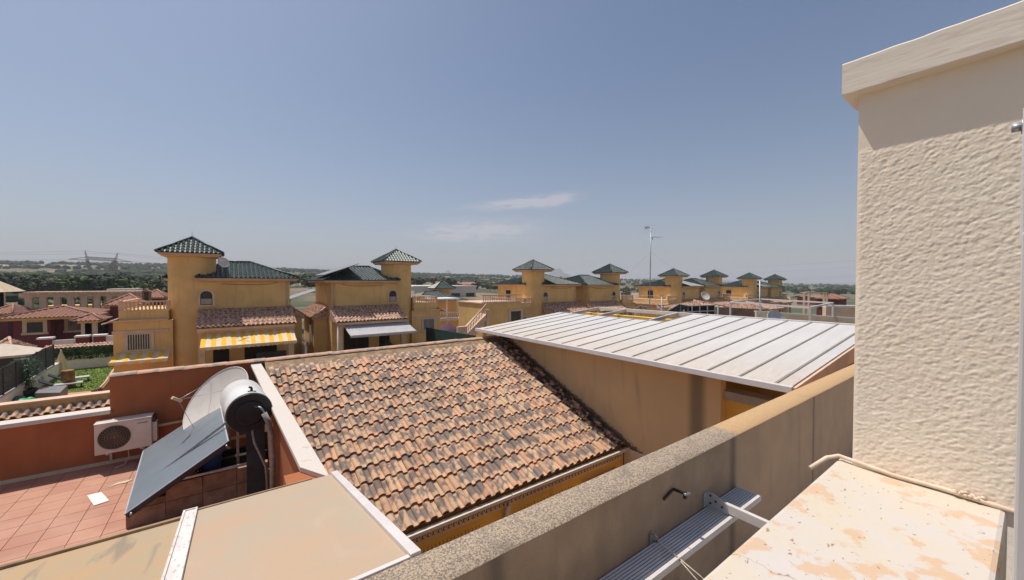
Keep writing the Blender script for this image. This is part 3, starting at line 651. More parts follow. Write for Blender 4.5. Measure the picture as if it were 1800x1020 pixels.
# support frame + tank
tk = thing('solar_water_tank', 'white cylindrical solar water tank with a black end on a grey stand', 'water tank', (.27, 8.2, 3.45))
ta, tb = Vector((.245, 7.22, 5.165)), Vector((.16, 8.32, 5.175)); ax_ = (tb - ta).normalized(); R_ = .308
b = B(); b.tube([ta + ax_ * .02, ta + ax_ * .04, tb - ax_ * .03, tb], [R_ * .97, R_, R_, R_ * .93], 40); b.build('shell', 'tankwhite', tk)
b = B(); b.tube([ta - ax_ * .012, ta + ax_ * .035], [R_ * .96, R_ * 1.006], 40); lid = b.build('end_cap', 'dark', tk)
b = B(); b.tube([ta - ax_ * .035, ta - ax_ * .010], [.17, .2], 24); b.build('cover_disk', 'dark', lid)
b = B(); b.bar(ta + Vector((-.02, .13, R_ + .005)), ta + Vector((.09, .12, R_ - .01)), .04, .012); b.bar(ta + Vector((.03, .14, R_ + .0)), ta + Vector((.03, .14, R_ + .05)), .035, .02); b.tube([ta + Vector((.03, .14, R_ + .05)), ta + Vector((.0, .16, R_ + .065))], .018, 8); b.build('valve', 'dark', tk)
b = B(); b.obox(ta + Vector((-.315, .30, -.05)), Vector((-.006, 0, .0)), Vector((-.01, .18, 0)), Vector((.08, 0, .21))); lab = b.build('instruction_label', 'white', tk)
b = B()
for k in range(6): b.obox(ta + Vector((-.323 + .012 * k, .315, -.03 + .031 * k)), Vector((-.003, 0, .0)), Vector((-.008, .11, 0)), Vector((.003, 0, .009)))
b.build('label_print', mat('brown_print', (.35, .14, .08), .7, .1, 3, 0), lab)
b = B(); b.box(.20, .45, 7.46, 7.52, 3.45, 4.90); b.build('stand_post', 'darkgrey', tk)
b = B(); b.bar((.0, 8.5, 4.75), (-.95, 8.55, 4.05), .04); b.bar((.1, 8.5, 4.6), (.1, 8.5, 3.46), .04); b.bar((.45, 8.5, 4.6), (.45, 8.5, 3.46), .04); b.bar((.45, 7.95, 4.1), (-.8, 7.95, 4.1), .035); b.build('stand_frame', 'galv', tk)
b = B(); b.tube([ta + Vector((.06, -.02, .10)), ta + Vector((.13, -.09, .09)), ta + Vector((.16, -.12, .05)), ta + Vector((.185, -.13, -.01))], .014, 8); b.tube([ta + Vector((.055, -.015, .10)), ta + Vector((.05, .0, .10))], .03, 10); b.build('copper_elbow', 'galv', tk)
b = B(); p0 = ta + Vector((.175, -.13, .0)); b.tube([p0, p0 + Vector((.06, -.03, -.15)), p0 + Vector((.095, -.03, -.35)), p0 + Vector((.105, 0, -.7)), p0 + Vector((.10, .1, -1.6))], [.040, .040, .040, .036, .036], 10); tag(b.build('lagged_pipe', 'pipe_foam'), 'thick grey lagged pipe curving down from the black tank end', 'pipe')
b = B(); p0 = ta + Vector((.03, -.03, -.31)); b.tube([p0 + Vector((0, .03, .03)), p0, p0 + Vector((.02, -.01, -.15)), p0 + Vector((.10, -.02, -.38)), p0 + Vector((.17, .05, -.6)), p0 + Vector((.2, .1, -1.1))], [.02, .017, .017, .017, .017, .017], 8); tag(b.build('thin_pipe', 'pipe_foam'), 'thin grey pipe bending below the black tank end', 'pipe')
b = B(); b.lathe(at(372, 836, Y=8.42), [(.0, 0), (.12, 0), (.15, .36), (.165, .37), (.165, .39), (.14, .385)], 16); tag(b.build('blue_bucket', 'blue'), 'blue plastic bucket in the shade behind the block wall', 'bucket')
JG = at(326, 847, Y=8.34)
og = thing('orange_jug', 'round orange clay jug lying behind the block wall under the collector', 'jug', (-.62, 8.36, 3.95))
b = B(); b.lathe(JG, [(0, 0), (.07, .0), (.12, .06), (.13, .13), (.10, .19), (.05, .22), (.045, .25)], 18); b.build('body', 'orangepot', og)
b = B(); b.tube([JG + Vector(q) for q in ((.09, 0, .20), (.15, 0, .20), (.17, 0, .14), (.12, 0, .08))], .013, 8); b.build('handle', 'cream', og)
# satellite dish
def dish(name, label, c, nrm, r, depth, m, group=None, arm=True, rings=8, seg=36, base=None):
    c, nrm = Vector(c), Vector(nrm).normalized(); u = nrm.cross(Vector((0, 0, 1))).normalized(); t = u.cross(nrm)
    if t.z < 0: t = -t
    d = thing(name, label, 'satellite dish', base or (c.x, c.y, c.z - r - .3), group); b = B(); vs = []
    for side in (0, -.012):
        for i in range(rings + 1):
            q = r * i / rings
            for j in range(seg):
                a = 2 * math.pi * j / seg; vs.append(c + (u * math.cos(a) + t * math.sin(a) * 1.06) * (q + (.004 if side else 0)) + nrm * (depth * (q / r) ** 2 - depth + side))
    k = (rings + 1) * seg
    b.add(vs, [(k * s_ + i * seg + j, k * s_ + i * seg + (j + 1) % seg, k * s_ + (i + 1) * seg + (j + 1) % seg, k * s_ + (i + 1) * seg + j) for s_ in (0, 1) for i in range(rings) for j in range(seg)], True)
    b.build('reflector', m, d)
    b = B(); b.tube([c + (u * math.cos(2 * math.pi * j / seg) + t * math.sin(2 * math.pi * j / seg) * 1.06) * (r + .004) for j in range(seg + 1)], .011, 6, False); b.build('rim', m, d)
    f_ = c + nrm * r * .95 - t * r * .35
    if arm:
        b = B()
        for a in (-math.pi / 2, math.radians(35), math.radians(145)):
            e = c + (u * math.cos(a) + t * math.sin(a)) * r * .92 - nrm * .01; b.tube([e, f_], .0045, 5)
        ar_ = b.build('feed_arm', 'galv', d)
        b = B(); b.tube([f_ - nrm * .06, f_ + nrm * .03, f_ + nrm * .12], [.03, .026, .03], 12); b.build('receiver', 'cream', ar_)
    b = B(); b.tube([c - nrm * (depth + .02), c - nrm * (depth + .16), c - nrm * (depth + .2) + Vector((0, 0, -r * .9 - .3))], .025, 8); b.build('mount', 'galv', d)
    return d
dish('satellite_dish', 'large pale satellite dish leaning behind the solar collector', at(380, 704, Y=10.0), (-.66, -.45, .60), .70, .13, 'dishwhite')
q0 = B(); q0.add([(-.5, 1.81, .02), (7.7, 1.81, .02), (7.7, 6.0, .02), (-.5, 6.0, .02)], [(0, 1, 2, 3)]); struct('courtyard_bounce', q0, M['terrain_patio'])  # unseen paving, added to bounce light up onto the wall under the eave
# ================================================================= TILED ROOF HOUSE
PT = math.radians(21.5); SR = math.tan(PT)
rh = thing('tiled_roof_building', 'low golden building under a big roof of flamed clay tiles', 'building', (4.5, 7, 0))
b = B(); b.box(1.5, 7.82, 6.02, 11.28, 0, 3.10); b.build('wall', 'ochre_near', rh)
b = B(); b.poly([(.70, 6.05, 3.16), (.70, 11.29, 5.23), (.70, 11.29, 5.0), (.70, 6.05, 2.93)], (7.12, 0, 0)); b.build('roof_deck', 'stone', rh)
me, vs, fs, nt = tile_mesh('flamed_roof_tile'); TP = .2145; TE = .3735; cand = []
for i in range(33):
    for j in range(14):
        x = .745 + i * TP; s = j * TE; cand.append((x, 5.957 + s * math.cos(PT), 3.185 + s * math.sin(PT), j))
def scr(x, y, z):
    p = Vector((x, y, z)) - EYE; d = p.dot(CF); return 1e3 / max(d, .1)
cand.sort(key=lambda c: -scr(*c[:3])); stuff = B()
for n_, (x, y, z, j) in enumerate(cand):
    z += .012; dz = random.uniform(-.004, .004)
    if n_ < 296:
        o = bpy.data.objects.new('roof_tile', me); C.objects.link(o); o.parent = rh
        o.location = Vector((x + random.uniform(-.004, .004), y + random.uniform(-.006, .006), z + dz)) - rootloc(rh); o.rotation_euler = (PT + random.uniform(-.012, .012), random.uniform(-.015, .015), random.uniform(-.012, .012))
    else:
        R3 = Matrix.Rotation(PT + random.uniform(-.01, .01), 3, 'X'); k0 = len(stuff.v)
        stuff.v += [R3 @ Vector(v) + Vector((x, y, z + dz)) for v in vs]; stuff.f += [tuple(k0 + q for q in f) for f in fs]; stuff.sm += [q < nt for q in range(len(fs))]
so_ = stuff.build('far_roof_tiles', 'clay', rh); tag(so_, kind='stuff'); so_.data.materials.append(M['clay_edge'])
nf = len(fs)
for p in so_.data.polygons:
    if p.index % nf >= nt: p.material_index = 1
# gutter, frieze, downpipe
b = B()
for (x0, x1, yy) in ((2.0, 4.28, 5.86), (4.30, 7.86, 5.86)):
    prof = [(yy + .09, 3.145), (yy + .085, 3.10), (yy + .05, 3.07), (yy + .02, 3.07), (yy - .012, 3.10), (yy - .030, 3.150), (yy - .028, 3.165), (yy + .012, 3.165), (yy + .014, 3.11), (yy + .03, 3.085), (yy + .05, 3.085), (yy + .07, 3.11), (yy + .075, 3.145)]
    g = B(); g.poly([(x0, p, q) for p, q in prof], (x1 - x0, 0, 0)); g.build('gutter', 'coping', rh)
g = B(); g.tube([(4.22, 5.89, 3.07), (4.22, 5.86, 2.97), (4.22, 5.92, 2.80), (4.22, 5.94, 2.6), (4.22, 5.94, .2)], .045, 10); g.build('downpipe', 'coping', rh)
g = B(); g.box(1.52, 7.795, 5.985, 6.0195, 3.03, 3.08); g.box(1.52, 7.8, 6.005, 6.0190, 2.865, 3.029); g.build('cornice', 'cream', rh)
M['frieze_print'] = mat('brown_frieze_stencil', (.12, .075, .045), .9, .2, 6, 0)
g = B()
for k in range(60):
    x = 2.0 + k * .097
    if x > 7.7: break
    g.tube([(x + .030 * math.cos(a * .75), 6.0015, 2.95 + .036 * math.sin(a * .75)) for a in range(7)], .0065, 4, False); g.tube([(x + .055, 6.0015, 2.985), (x + .07, 6.0015, 2.95), (x + .05, 6.0015, 2.915)], .0065, 4, False)
g.build('frieze_scrolls', 'frieze_print', rh)
# windows below the eave, caged with spiked iron rails
def cage(x0, x1, z, nb):
    g = B(); g.bar((x0, 5.82, z), (x1, 5.82, z), .02); g.bar((x0, 5.82, z - .9), (x1, 5.82, z - .9), .02)
    for k in range(nb):
        x = x0 + (x1 - x0) * k / (nb - 1); g.bar((x, 5.82, z - .9), (x, 5.82, z + .16), .006)
    for x in (x0, x1): g.bar((x, 5.82, z - .1), (x, 6.01, z - .1), .014)
    return g
for (qa, qb) in (((738, 962), (842, 912)), ((916, 885), (1004, 847))):
    A_, B_ = at(*qa, Y=5.82), at(*qb, Y=5.82); x0, x1, zz = A_.x, B_.x, (A_.z + B_.z) / 2 - .24
    w_ = B(); w_.box(x0 + .06, x1 - .06, 5.98, 6.0195, zz - 1.3, zz - .12); wo = w_.build('window', 'pinkcream', rh)
    w_ = B(); w_.box(x0 + .12, x1 - .12, 5.97, 5.9795, zz - 1.25, zz - .2); w_.build('pane', 'glass', wo)
    cage(x0, x1, zz, 17).build('iron_cage', 'iron', rh)
g = B(); g.box(6.35, 7.5, 5.93, 6.0195, .9, 2.72); wo = g.build('window_surround', 'pinkcream', rh)
g = B(); g.box(6.46, 7.39, 5.915, 5.929, .9, 2.54); g.build('pane', 'recess', wo)
g = B()
for k in range(10): g.bar((6.50 + k * .095, 5.90, .9), (6.50 + k * .095, 5.90, 2.50), .014)
g.bar((6.45, 5.90, 2.48), (7.4, 5.90, 2.48), .02); g.build('iron_bars', 'iron', wo)
# low fence wall with mesh between the two windows
fz = thing('mesh_screen', 'brown mesh screen with a white top rail below the gutter downpipe', 'screen', (4.35, 5.3, 0))
g = B(); g.box(4.34, 4.36, 4.6, 6.0, 1.2, 2.55); g.build('mesh_panel', 'stone', fz)
g = B(); g.bar((4.35, 4.7, 2.58), (4.35, 5.55, 2.58), .05); g.build('top_rail', 'whitemetal', fz)
# ================================================================= PERGOLA HOUSE
ph = thing('pergola_house', 'ochre house whose stained side wall rises beside the tiled roof', 'building', (10, 7, 0))
g = B(); g.box(7.832, 8.05, 3.70, 11.50, 0, 5.50); g.build('side_wall', 'sidewall', ph)
g = B(); g.box(8.051, 8.30, 2.3, 3.699, 0, 4.86); g.build('recess_wall', 'ochre_near', ph)
g = B(); g.box(7.95, 8.34, 2.4, 3.69, 4.865, 5.03); g.build('recess_coping', M['concrete'], ph)
g = B(); g.box(8.31, 12.09, 10.9, 11.5, 0, 5.4); g.box(9.9, 12.4, 1.85, 1.99, 0, 5.4); g.build('wall', 'ochre', ph)
g = B(); g.box(12.1, 12.4, 2.0, 11.5, 0, 5.92); g.build('wall', 'ochre_near', ph)
g = B(); g.box(8.31, 12.09, 2.1, 10.89, 3.2, 3.45); g.build('terrace_slab', 'terrain_patio', ph)
g = B(); g.box(9.4, 9.5, 3.0, 3.6, 3.5, 5.3); g.build('post', 'ochre', ph)
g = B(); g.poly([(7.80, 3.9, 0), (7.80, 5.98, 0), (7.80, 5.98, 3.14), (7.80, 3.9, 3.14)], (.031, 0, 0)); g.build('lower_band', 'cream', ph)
K = .1; XF, ZF = 7.045, 5.56
def pz(x): return ZF + K * (x - XF)
rp = thing('panelled_metal_roof', 'white panelled metal pergola roof with taupe ribs over the terrace', 'roof', (9.8, 7, 3.45))
ribs = [11.34 - i * .5531 for i in range(17)]; edges = [11.705] + ribs + [2.27]
def pslab(b, x0, x1, y0, y1, d0, d1): return b.poly([(x0, y0, pz(x0) + d0), (x1, y0, pz(x1) + d0), (x1, y0, pz(x1) + d1), (x0, y0, pz(x0) + d1)], (0, y1 - y0, 0))
for i in range(18):
    ya, yb = edges[i + 1], edges[i]; xe = 10.95 if i < 9 else 12.58
    pslab(B(), XF + .03, xe, ya + (.021 if i < 17 else 0), yb - (.021 if i else 0), -.03 + random.uniform(-.001, .001), 0).build('roof_panel', 'sheet', rp)
for i, y in enumerate(ribs):
    xe = 10.96 if i < 8 else 12.585
    pslab(B(), XF + .028, xe, y - .020, y + .020, -.028, .014).build('rib', 'rib', rp)
g = pslab(B(), XF - .045, XF + .027, 2.24, 11.76, -.085, .018); g.build('front_fascia', 'whitemetal', rp, bevel=.006)
g = pslab(B(), 12.586, 12.66, 2.24, 6.90, -.085, .03); g.build('rear_rail', 'whitemetal', rp)
g = pslab(B(), 12.586, 12.66, 6.903, 11.05, -.085, .03); g.build('rear_rail', 'whitemetal', rp)
g = pslab(B(), 10.99, 12.585, 11.0, 11.07, -.08, .03); g.build('open_bar', 'whitemetal', rp)
g = pslab(B(), 10.99, 12.585, 9.60, 9.665, -.08, .03); g.build('open_bar', 'whitemetal', rp)
g = pslab(B(), 10.99, 12.585, 7.42, 7.485, -.08, .03); g.build('open_bar', 'whitemetal', rp)
g = pslab(B(), 10.961, 10.989, 6.9, 11.7, -.06, .012); g.build('inner_rail', 'whitemetal', rp)
g = B(); g.poly([(XF, 2.20, pz(XF) - .10), (12.6, 2.20, pz(12.6) - .45), (12.6, 2.20, pz(12.6) - .0), (XF, 2.20, pz(XF) - .0)], (0, .038, 0)); g.build('side_fascia', 'pinkcream', rp)
for y in (3.0, 6.9, 11.0):
    g = B(); g.box(12.60, 12.65, y, y + .05, 3.4, pz(12.6) - .09); g.build('post', 'whitemetal', rp)
# ================================================================= TERRAIN
def ridge(a):      # far skyline height by azimuth (degrees from +X)
    pts = [(-60, -8), (12, -8), (17, -4), (26, 2), (37, 13), (54, 28), (67, 37), (84, 50), (96, 54), (107, 48), (118, 44), (140, 45), (180, 40)]
    for (a0, h0), (a1, h1) in zip(pts, pts[1:]):
        if a0 <= a <= a1: return h0 + (h1 - h0) * (a - a0) / (a1 - a0)
    return -8
def ground(r, a):
    """terrain height at distance r and azimuth a in degrees"""
    h = ridge(a); x = r * math.cos(math.radians(a)); y = r * math.sin(math.radians(a))
    t = max(0, min(1, (r - 330) / 1270)); t = t * t * (3 - 2 * t)
    base = 0 if r < 70 else (r - 70) / 260 * (5.5 if a > 70 else max(-6, 5.5 - (70 - a) * .33))
    base = min(base, 5.5) if a > 70 else base
    if r > 330: base = 5.5 if a > 70 else max(-6, 5.5 - (70 - a) * .33)
    z = base * (1 - t) + h * t
    if r > 1600: z -= min(1, (r - 1600) / 1800) * (max(h, 0) + 14) * (1 if a > 12 else .6)
    if r > 90:
        am = min(1, (r - 90) / 400); z += am * 3.2 * noise.noise(Vector((x / 240, y / 240, 3))) + am * (4 if r > 900 else 2) * noise.noise(Vector((x / 700, y / 700, 8)))
    return z
b = B(); rs = [0, 20, 45, 70] + [70 * 1.09 ** k for k in range(1, 51)] + [5300]; na = 200
for r in rs:
    for j in range(na + 1):
        a = -60 + 240 * j / na; b.v.append(Vector((r * math.cos(math.radians(a)), r * math.sin(math.radians(a)), ground(r, a))))
w_ = na + 1
b.f = [(i * w_ + j, i * w_ + j + 1, (i + 1) * w_ + j + 1, (i + 1) * w_ + j) for i in range(1, len(rs) - 1) for j in range(na)]; b.sm = [True] * len(b.f)
g_ = struct('ground', b, 'terrain'); g_.location.z = -.06
b = B(); b.lathe((0, 0, 0), [(0.01, -40), (60, -30), (40000, -30)], 64); struct('distant_plain', b, 'terrain')
# blue mountains far off
def mount(name, label, px, ytop, wpx, D, seed):
    b = B(); c = at(px, 496, D=D); top = (496 - ytop) / _f * D; half = wpx / _f * D; u = Vector((CR.x, CR.y, 0)); n = 40; v_ = Vector((CF.x, CF.y, 0)).normalized()
    for i in range(n + 1):
        t = -1 + 2 * i / n; h = top * max(0, (1 - abs(t) ** 1.25)) * (1 + .25 * noise.noise(Vector((t * 4, seed, 0)))) + 10
        for (d_, k) in ((-600, .0), (-250, .55), (0, 1.0), (300, .4), (600, 0)): b.v.append(Vector((c.x, c.y, 7)) + u * t * half + v_ * d_ + Vector((0, 0, h * k - 30 * (k == 0))))
    b.f = [(i * 5 + k, i * 5 + k + 1, i * 5 + 6 + k, i * 5 + 5 + k) for i in range(n) for k in range(4)]; b.sm = [True] * len(b.f)
    return tag(b.build(name, 'mountain'), kind='structure')
mount('mountain', '', 980, 474, 34, 4700, 1); mount('mountain', '', 788, 476, 16, 4700, 4); mount('mountain', '', 1180, 488, 120, 4700, 7)
# ================================================================= TREES
def crown_mesh(name, seed, n=150, flat=.75, leaf=.30, sub=2):
    rnd = random.Random(seed); bm = bmesh.new(); bmesh.ops.create_icosphere(bm, subdivisions=sub, radius=.80)
    for v in bm.verts:
        k = noise.noise(v.co * 2.1 + Vector((seed, 0, 0))) * .42 + noise.noise(v.co * 4.7 + Vector((seed, 0, 0))) * .22; v.co *= 1 + k; v.co.z *= flat
    for i in range(n):
        a, z = rnd.uniform(0, 6.283), rnd.uniform(-.75, 1); q = math.sqrt(max(0, 1 - z * z)); d = Vector((q * math.cos(a), q * math.sin(a), z))
        k = 1 + noise.noise(d * 1.7 + Vector((seed, 0, 0))) * .42 + noise.noise(d * 3.7 + Vector((seed, 0, 0))) * .22
        p = d * k * rnd.uniform(.72, 1.02); p.z *= flat; vs = [bm.verts.new(p + Vector((rnd.uniform(-1, 1), rnd.uniform(-1, 1), rnd.uniform(-.7, .9))) * leaf) for _ in range(3)]
        bm.faces.new(vs)
    me = bpy.data.meshes.new(name); bm.to_mesh(me); bm.free(); return me
def mk_leaf(name, a, b_):
    m, N, L, bb = _nt(name); v = coords(N, L, False, (1, 1, 1), rnd=True); n1 = tex(N, L, v, 3.2, 3); oi = N.new('ShaderNodeObjectInfo')
    col = mixc(N, L, ramp(N, L, n1, .35, .65), a, b_); h = N.new('ShaderNodeHueSaturation'); mr = N.new('ShaderNodeMapRange'); mr.inputs[3].default_value = .65; mr.inputs[4].default_value = 1.35
    L.new(oi.outputs['Random'], mr.inputs[0]); L.new(mr.outputs[0], h.inputs['Value']); L.new(col, h.inputs['Color']); L.new(h.outputs[0], bb.inputs['Base Color']); bb.inputs['Roughness'].default_value = .9; return m
LM = [mk_leaf('pine_leaf', (.035, .055, .018), (.095, .115, .035)), mk_leaf('olive_leaf', (.075, .095, .038), (.13, .135, .06)), mk_leaf('dark_leaf', (.018, .032, .016), (.040, .055, .022))]
CM = []
for s_ in range(9):
    me = crown_mesh('crown', s_ * 3.7 + 1, 170, (.62, .72, .85)[s_ % 3]); me.materials.append(LM[s_ % 3]); CM.append(me)
tb_ = B(); tb_.tube([(0, 0, -.5), (.03, 0, .5), (0, .02, 1)], [.06, .045, .03], 5); TM = bpy.data.meshes.new('trunk'); TM.from_pydata(tb_.v, [], tb_.f); TM.materials.append(M['bark'])
KIND = ['dense dark green pine', 'olive green round bushy tree', 'dark spreading tree']
def tree(x, y, z, h, w_, s_, label, group):
    t = thing('tree', label, 'tree', (x, y, z), group)
    o = bpy.data.objects.new('crown', CM[s_]); C.objects.link(o); o.parent = t; o.location = (0, 0, h * .62); o.scale = (w_ / 2, w_ / 2, h * .5); o.rotation_euler = (0, 0, random.uniform(0, 6.28))
    o = bpy.data.objects.new('trunk', TM); C.objects.link(o); o.parent = t; o.scale = (h * .35, h * .35, h * .5)
    return t
rt = random.Random(11)
def place(n, a0, a1, r0, r1, hh, ww, where, group, kinds=(0, 1, 2)):
    for _ in range(n):
        a = rt.uniform(a0, a1); r = math.sqrt(rt.uniform(r0 * r0, r1 * r1)); x, y = r * math.cos(math.radians(a)), r * math.sin(math.radians(a))
        k = rt.choice(kinds); s_ = k + 3 * rt.randrange(3); h = rt.uniform(*hh); w_ = h * rt.uniform(*ww)
        t_ = (a - a0) / (a1 - a0); side = ('far right', 'right', 'left', 'far left')[min(3, int(t_ * 4))]; dd = ('near', 'middle', 'far')[min(2, int((r - r0) / (r1 - r0) * 3))]
        sz = ('low', 'tall')[h > sum(hh) / 2]; lb_ = '%s %s, %s row, %s side %s' % (sz, ('dark pine', 'olive green tree', 'dark spreading tree')[k], dd, side, where)
        tree(x, y, ground(r, a) - .3, h, w_, s_, lb_, group)
place(95, 86, 112, 150, 340, (4.5, 8), (.85, 1.3), 'behind the power pylon', 'trees of the scrub wood behind the pylon', (0, 0, 1, 2))
place(24, 88, 99.5, 110, 175, (4, 6), (.9, 1.3), 'left of the round tower', 'trees of the near tree belt', (0, 1))
place(26, 70, 84, 120, 300, (6, 9), (.8, 1.2), 'between the two large houses', 'trees between the two large houses', (0, 0, 1))
place(44, 52, 71, 190, 480, (5, 8), (.8, 1.2), 'behind the white building', 'trees on the plain behind the white building', (0, 1, 2))
place(40, 14, 50, 260, 700, (5, 8), (.8, 1.2), 'beyond the antenna mast', 'trees on the plain beyond the antenna', (0, 1, 2))
# far woods and scrub as one mass each
def mass(name, label, n, a0, a1, r0, r1, h0, h1, seed, bias=.5):
    rnd = random.Random(seed); b = B(); ic = bmesh.new(); bmesh.ops.create_icosphere(ic, subdivisions=1, radius=1); iv = [v.co.copy() for v in ic.verts]; jf = [tuple(v.index for v in f.verts) for f in ic.faces]; ic.free()
    for _ in range(n):
        a = rnd.uniform(a0, a1); r = r0 + (r1 - r0) * rnd.random() ** bias; x, y = r * math.cos(math.radians(a)), r * math.sin(math.radians(a))
        if noise.noise(Vector((x / 160, y / 160, 1))) < -.18: continue
        h = rnd.uniform(h0, h1); w_ = h * rnd.uniform(.5, .95); z = ground(r, a); sd = rnd.uniform(0, 99)
        b.add([Vector((x, y, z + h * .35)) + Vector((v.x * w_, v.y * w_, v.z * h * .6)) * (1 + .5 * noise.noise(v * 1.8 + Vector((sd, 0, 0)))) for v in iv], jf)
    o = b.build(name, 'forest'); return tag(o, label, 'wood', None, 'stuff')
mass('far_woodland', 'hazy band of dark woodland covering the hills along the left horizon', 5200, 55, 118, 380, 1650, 3.5, 8, 3, .8)
mass('plain_scrub', 'scattered far bushes and groves across the hazy plain on the right', 3000, 8, 60, 500, 2600, 3, 8, 5, .8)
mass('near_scrub', 'low dry scrub bushes on the open slope behind the red houses', 900, 84, 116, 100, 360, .8, 2.6, 9, .9)
# ================================================================= LARGE HOUSES (one type, mirrored)
def house_type():
    h = thing('green_roofed_house', 'x', 'house', (0, 0, 0))
    # round stair tower
    b = B(); b.lathe((0, .28, 0), [(1.33, -3), (1.33, 8.92)], 40); tw = b.build('tower_wall', 'ochre', h)
    b = B(); b.box(-1.52, 1.52, -1.24, 1.8, 8.93, 9.02); b.box(-1.64, 1.64, -1.36, 1.92, 9.021, 9.14); b.build('tower_cornice', 'pinkcream', h)
    H_, E_, T_ = 1.76, 9.16, 10.30; b = B(); slope = math.atan2(T_ - E_, H_); sl = math.hypot(T_ - E_, H_)
    for k in range(4):
        a = k * math.pi / 2; R = Matrix.Rotation(a, 3, 'Z'); u = R @ Vector((1, 0, 0)); v = R @ Vector((0, math.cos(slope), math.sin(slope))); p = R @ Vector((-H_, -H_, 0)) + Vector((0, 0, E_))
        corrugate(b, p, u, v, 2 * H_, lambda s: (0, min(s, 2 * H_ - s) / H_ * sl), .25, .37, .085)
    b.add([(-H_, -H_, E_ - .01), (H_, -H_, E_ - .01), (H_, H_, E_ - .01), (-H_, H_, E_ - .01), (0, 0, T_ - .01)], [(0, 1, 4), (1, 2, 4), (2, 3, 4), (3, 0, 4), (0, 1, 2, 3)])
    for (sx, sy) in ((1, 1), (1, -1), (-1, 1), (-1, -1)): b.tube([(sx * H_, sy * H_, E_ + .07), (0, 0, T_ + .07)], .07, 6)
    b.v = [v + Vector((0, .28, 0)) for v in b.v]; b.build('tower_roof', 'greentile', h)
    b = B(); b.tube([(0, .28, T_), (0, .28, T_ + .5)], .012, 5); b.build('lightning_rod', 'galv', h)
    # upper storey
    b = B(); b.box(.40, 5.80, -1.0, 6.2, -3, 7.27); b.build('upper_wall', 'ochre', h); b = B(); b.box(-1.0, .399, .3, 6.2, -3, 7.27); b.build('rear_wall', 'ochre', h)
    b = B(); b.box(.30, 6.25, -1.28, 6.6, 7.271, 7.34); b.box(.26, 6.36, -1.38, 6.72, 7.341, 7.47); b.box(-1.4, .299, .1, 6.6, 7.271, 7.34); b.box(-1.5, .259, .0, 6.72, 7.341, 7.47); b.build('cornice', 'pinkcream', h)
    b = B(); x0, x1, y0, y1, ez, tz = .24, 6.42, -1.46, 6.78, 7.48, 8.74; hy_ = (y1 - y0) / 2; rx0, rx1 = 1.75, 3.5; sl = math.hypot(hy_, tz - ez)
    a1 = math.atan2(tz - ez, hy_)
    f_ = lambda s: (0 if s > 1.0 or True else 0, sl * min(1, s / (rx0 - x0), (x1 - x0 - s) / (x1 - rx1)))
    corrugate(b, (x0, y0, ez), (1, 0, 0), (0, math.cos(a1), math.sin(a1)), x1 - x0, f_, .27, .38, .085)
    corrugate(b, (x0, y1, ez), (1, 0, 0), (0, -math.cos(a1), math.sin(a1)), x1 - x0, f_, .23, .38, .06, 3)
    for (xe, xr, sg) in ((x1, rx1, -1), (x0, rx0, 1)):
        d = abs(xr - xe); s2 = math.hypot(d, tz - ez); a2 = math.atan2(tz - ez, d)
        corrugate(b, (xe, y0, ez), (0, 1, 0), (sg * math.cos(a2), 0, math.sin(a2)), y1 - y0, lambda s: (0, s2 * min(1, min(s, y1 - y0 - s) / hy_)), .27, .38, .085, 4)
    yc = (y0 + y1) / 2; z_ = ez - .012; b.add([(x0, y0, z_), (x1, y0, z_), (x1, y1, z_), (x0, y1, z_), (rx0, yc, tz - .012), (rx1, yc, tz - .012)], [(0, 1, 5, 4), (1, 2, 5), (2, 3, 4, 5), (3, 0, 4), (0, 1, 2, 3)])
    for (p, q) in (((x0, y0), (rx0, yc)), ((x0, y1), (rx0, yc)), ((x1, y0), (rx1, yc)), ((x1, y1), (rx1, yc))): b.tube([(p[0], p[1], ez + .08), (q[0], q[1], tz + .08)], .075, 6)
    b.tube([(rx0, yc, tz + .08), (rx1, yc, tz + .08)], .08, 6)
    X0_, Y0_, Y1_, run = -1.56, -.05, 6.78, 3.0; T2 = ez + (tz - ez) * .82; a6 = math.atan2(T2 - ez, run); s6 = math.hypot(run, T2 - ez); m6 = (Y1_ - Y0_) / 2
    corrugate(b, (X0_, Y0_, ez), (0, 1, 0), (math.cos(a6), 0, math.sin(a6)), Y1_ - Y0_, lambda s: (0, s6 * min(1, min(s, Y1_ - Y0_ - s) / m6)), .27, .38, .08, 4)
    a7 = math.atan2(T2 - ez, m6); s7 = math.hypot(m6, T2 - ez); corrugate(b, (X0_, Y0_, ez), (1, 0, 0), (0, math.cos(a7), math.sin(a7)), 2.2, lambda s: (0, s7 * min(1, s / run)), .27, .38, .08, 4)
    b.add([(X0_, Y0_, z_), (X0_, Y1_, z_), (X0_ + run, (Y0_ + Y1_) / 2, T2 - .01), (X0_ + run, Y0_, z_), (X0_ + run, Y1_, z_)], [(0, 1, 2), (0, 2, 3), (1, 4, 2)]); b.tube([(X0_, Y0_, ez + .08), (X0_ + run, (Y0_ + Y1_) / 2, T2 + .08)], .08, 6)
    b.build('roof', 'greentile', h)
    b = B()
    for k in range(36): b.box(.46 + k * .148, .53 + k * .148, -1.06, -1.001, 7.19, 7.27)
    tag(b.build('dentils', 'pinkcream', h), kind='stuff')
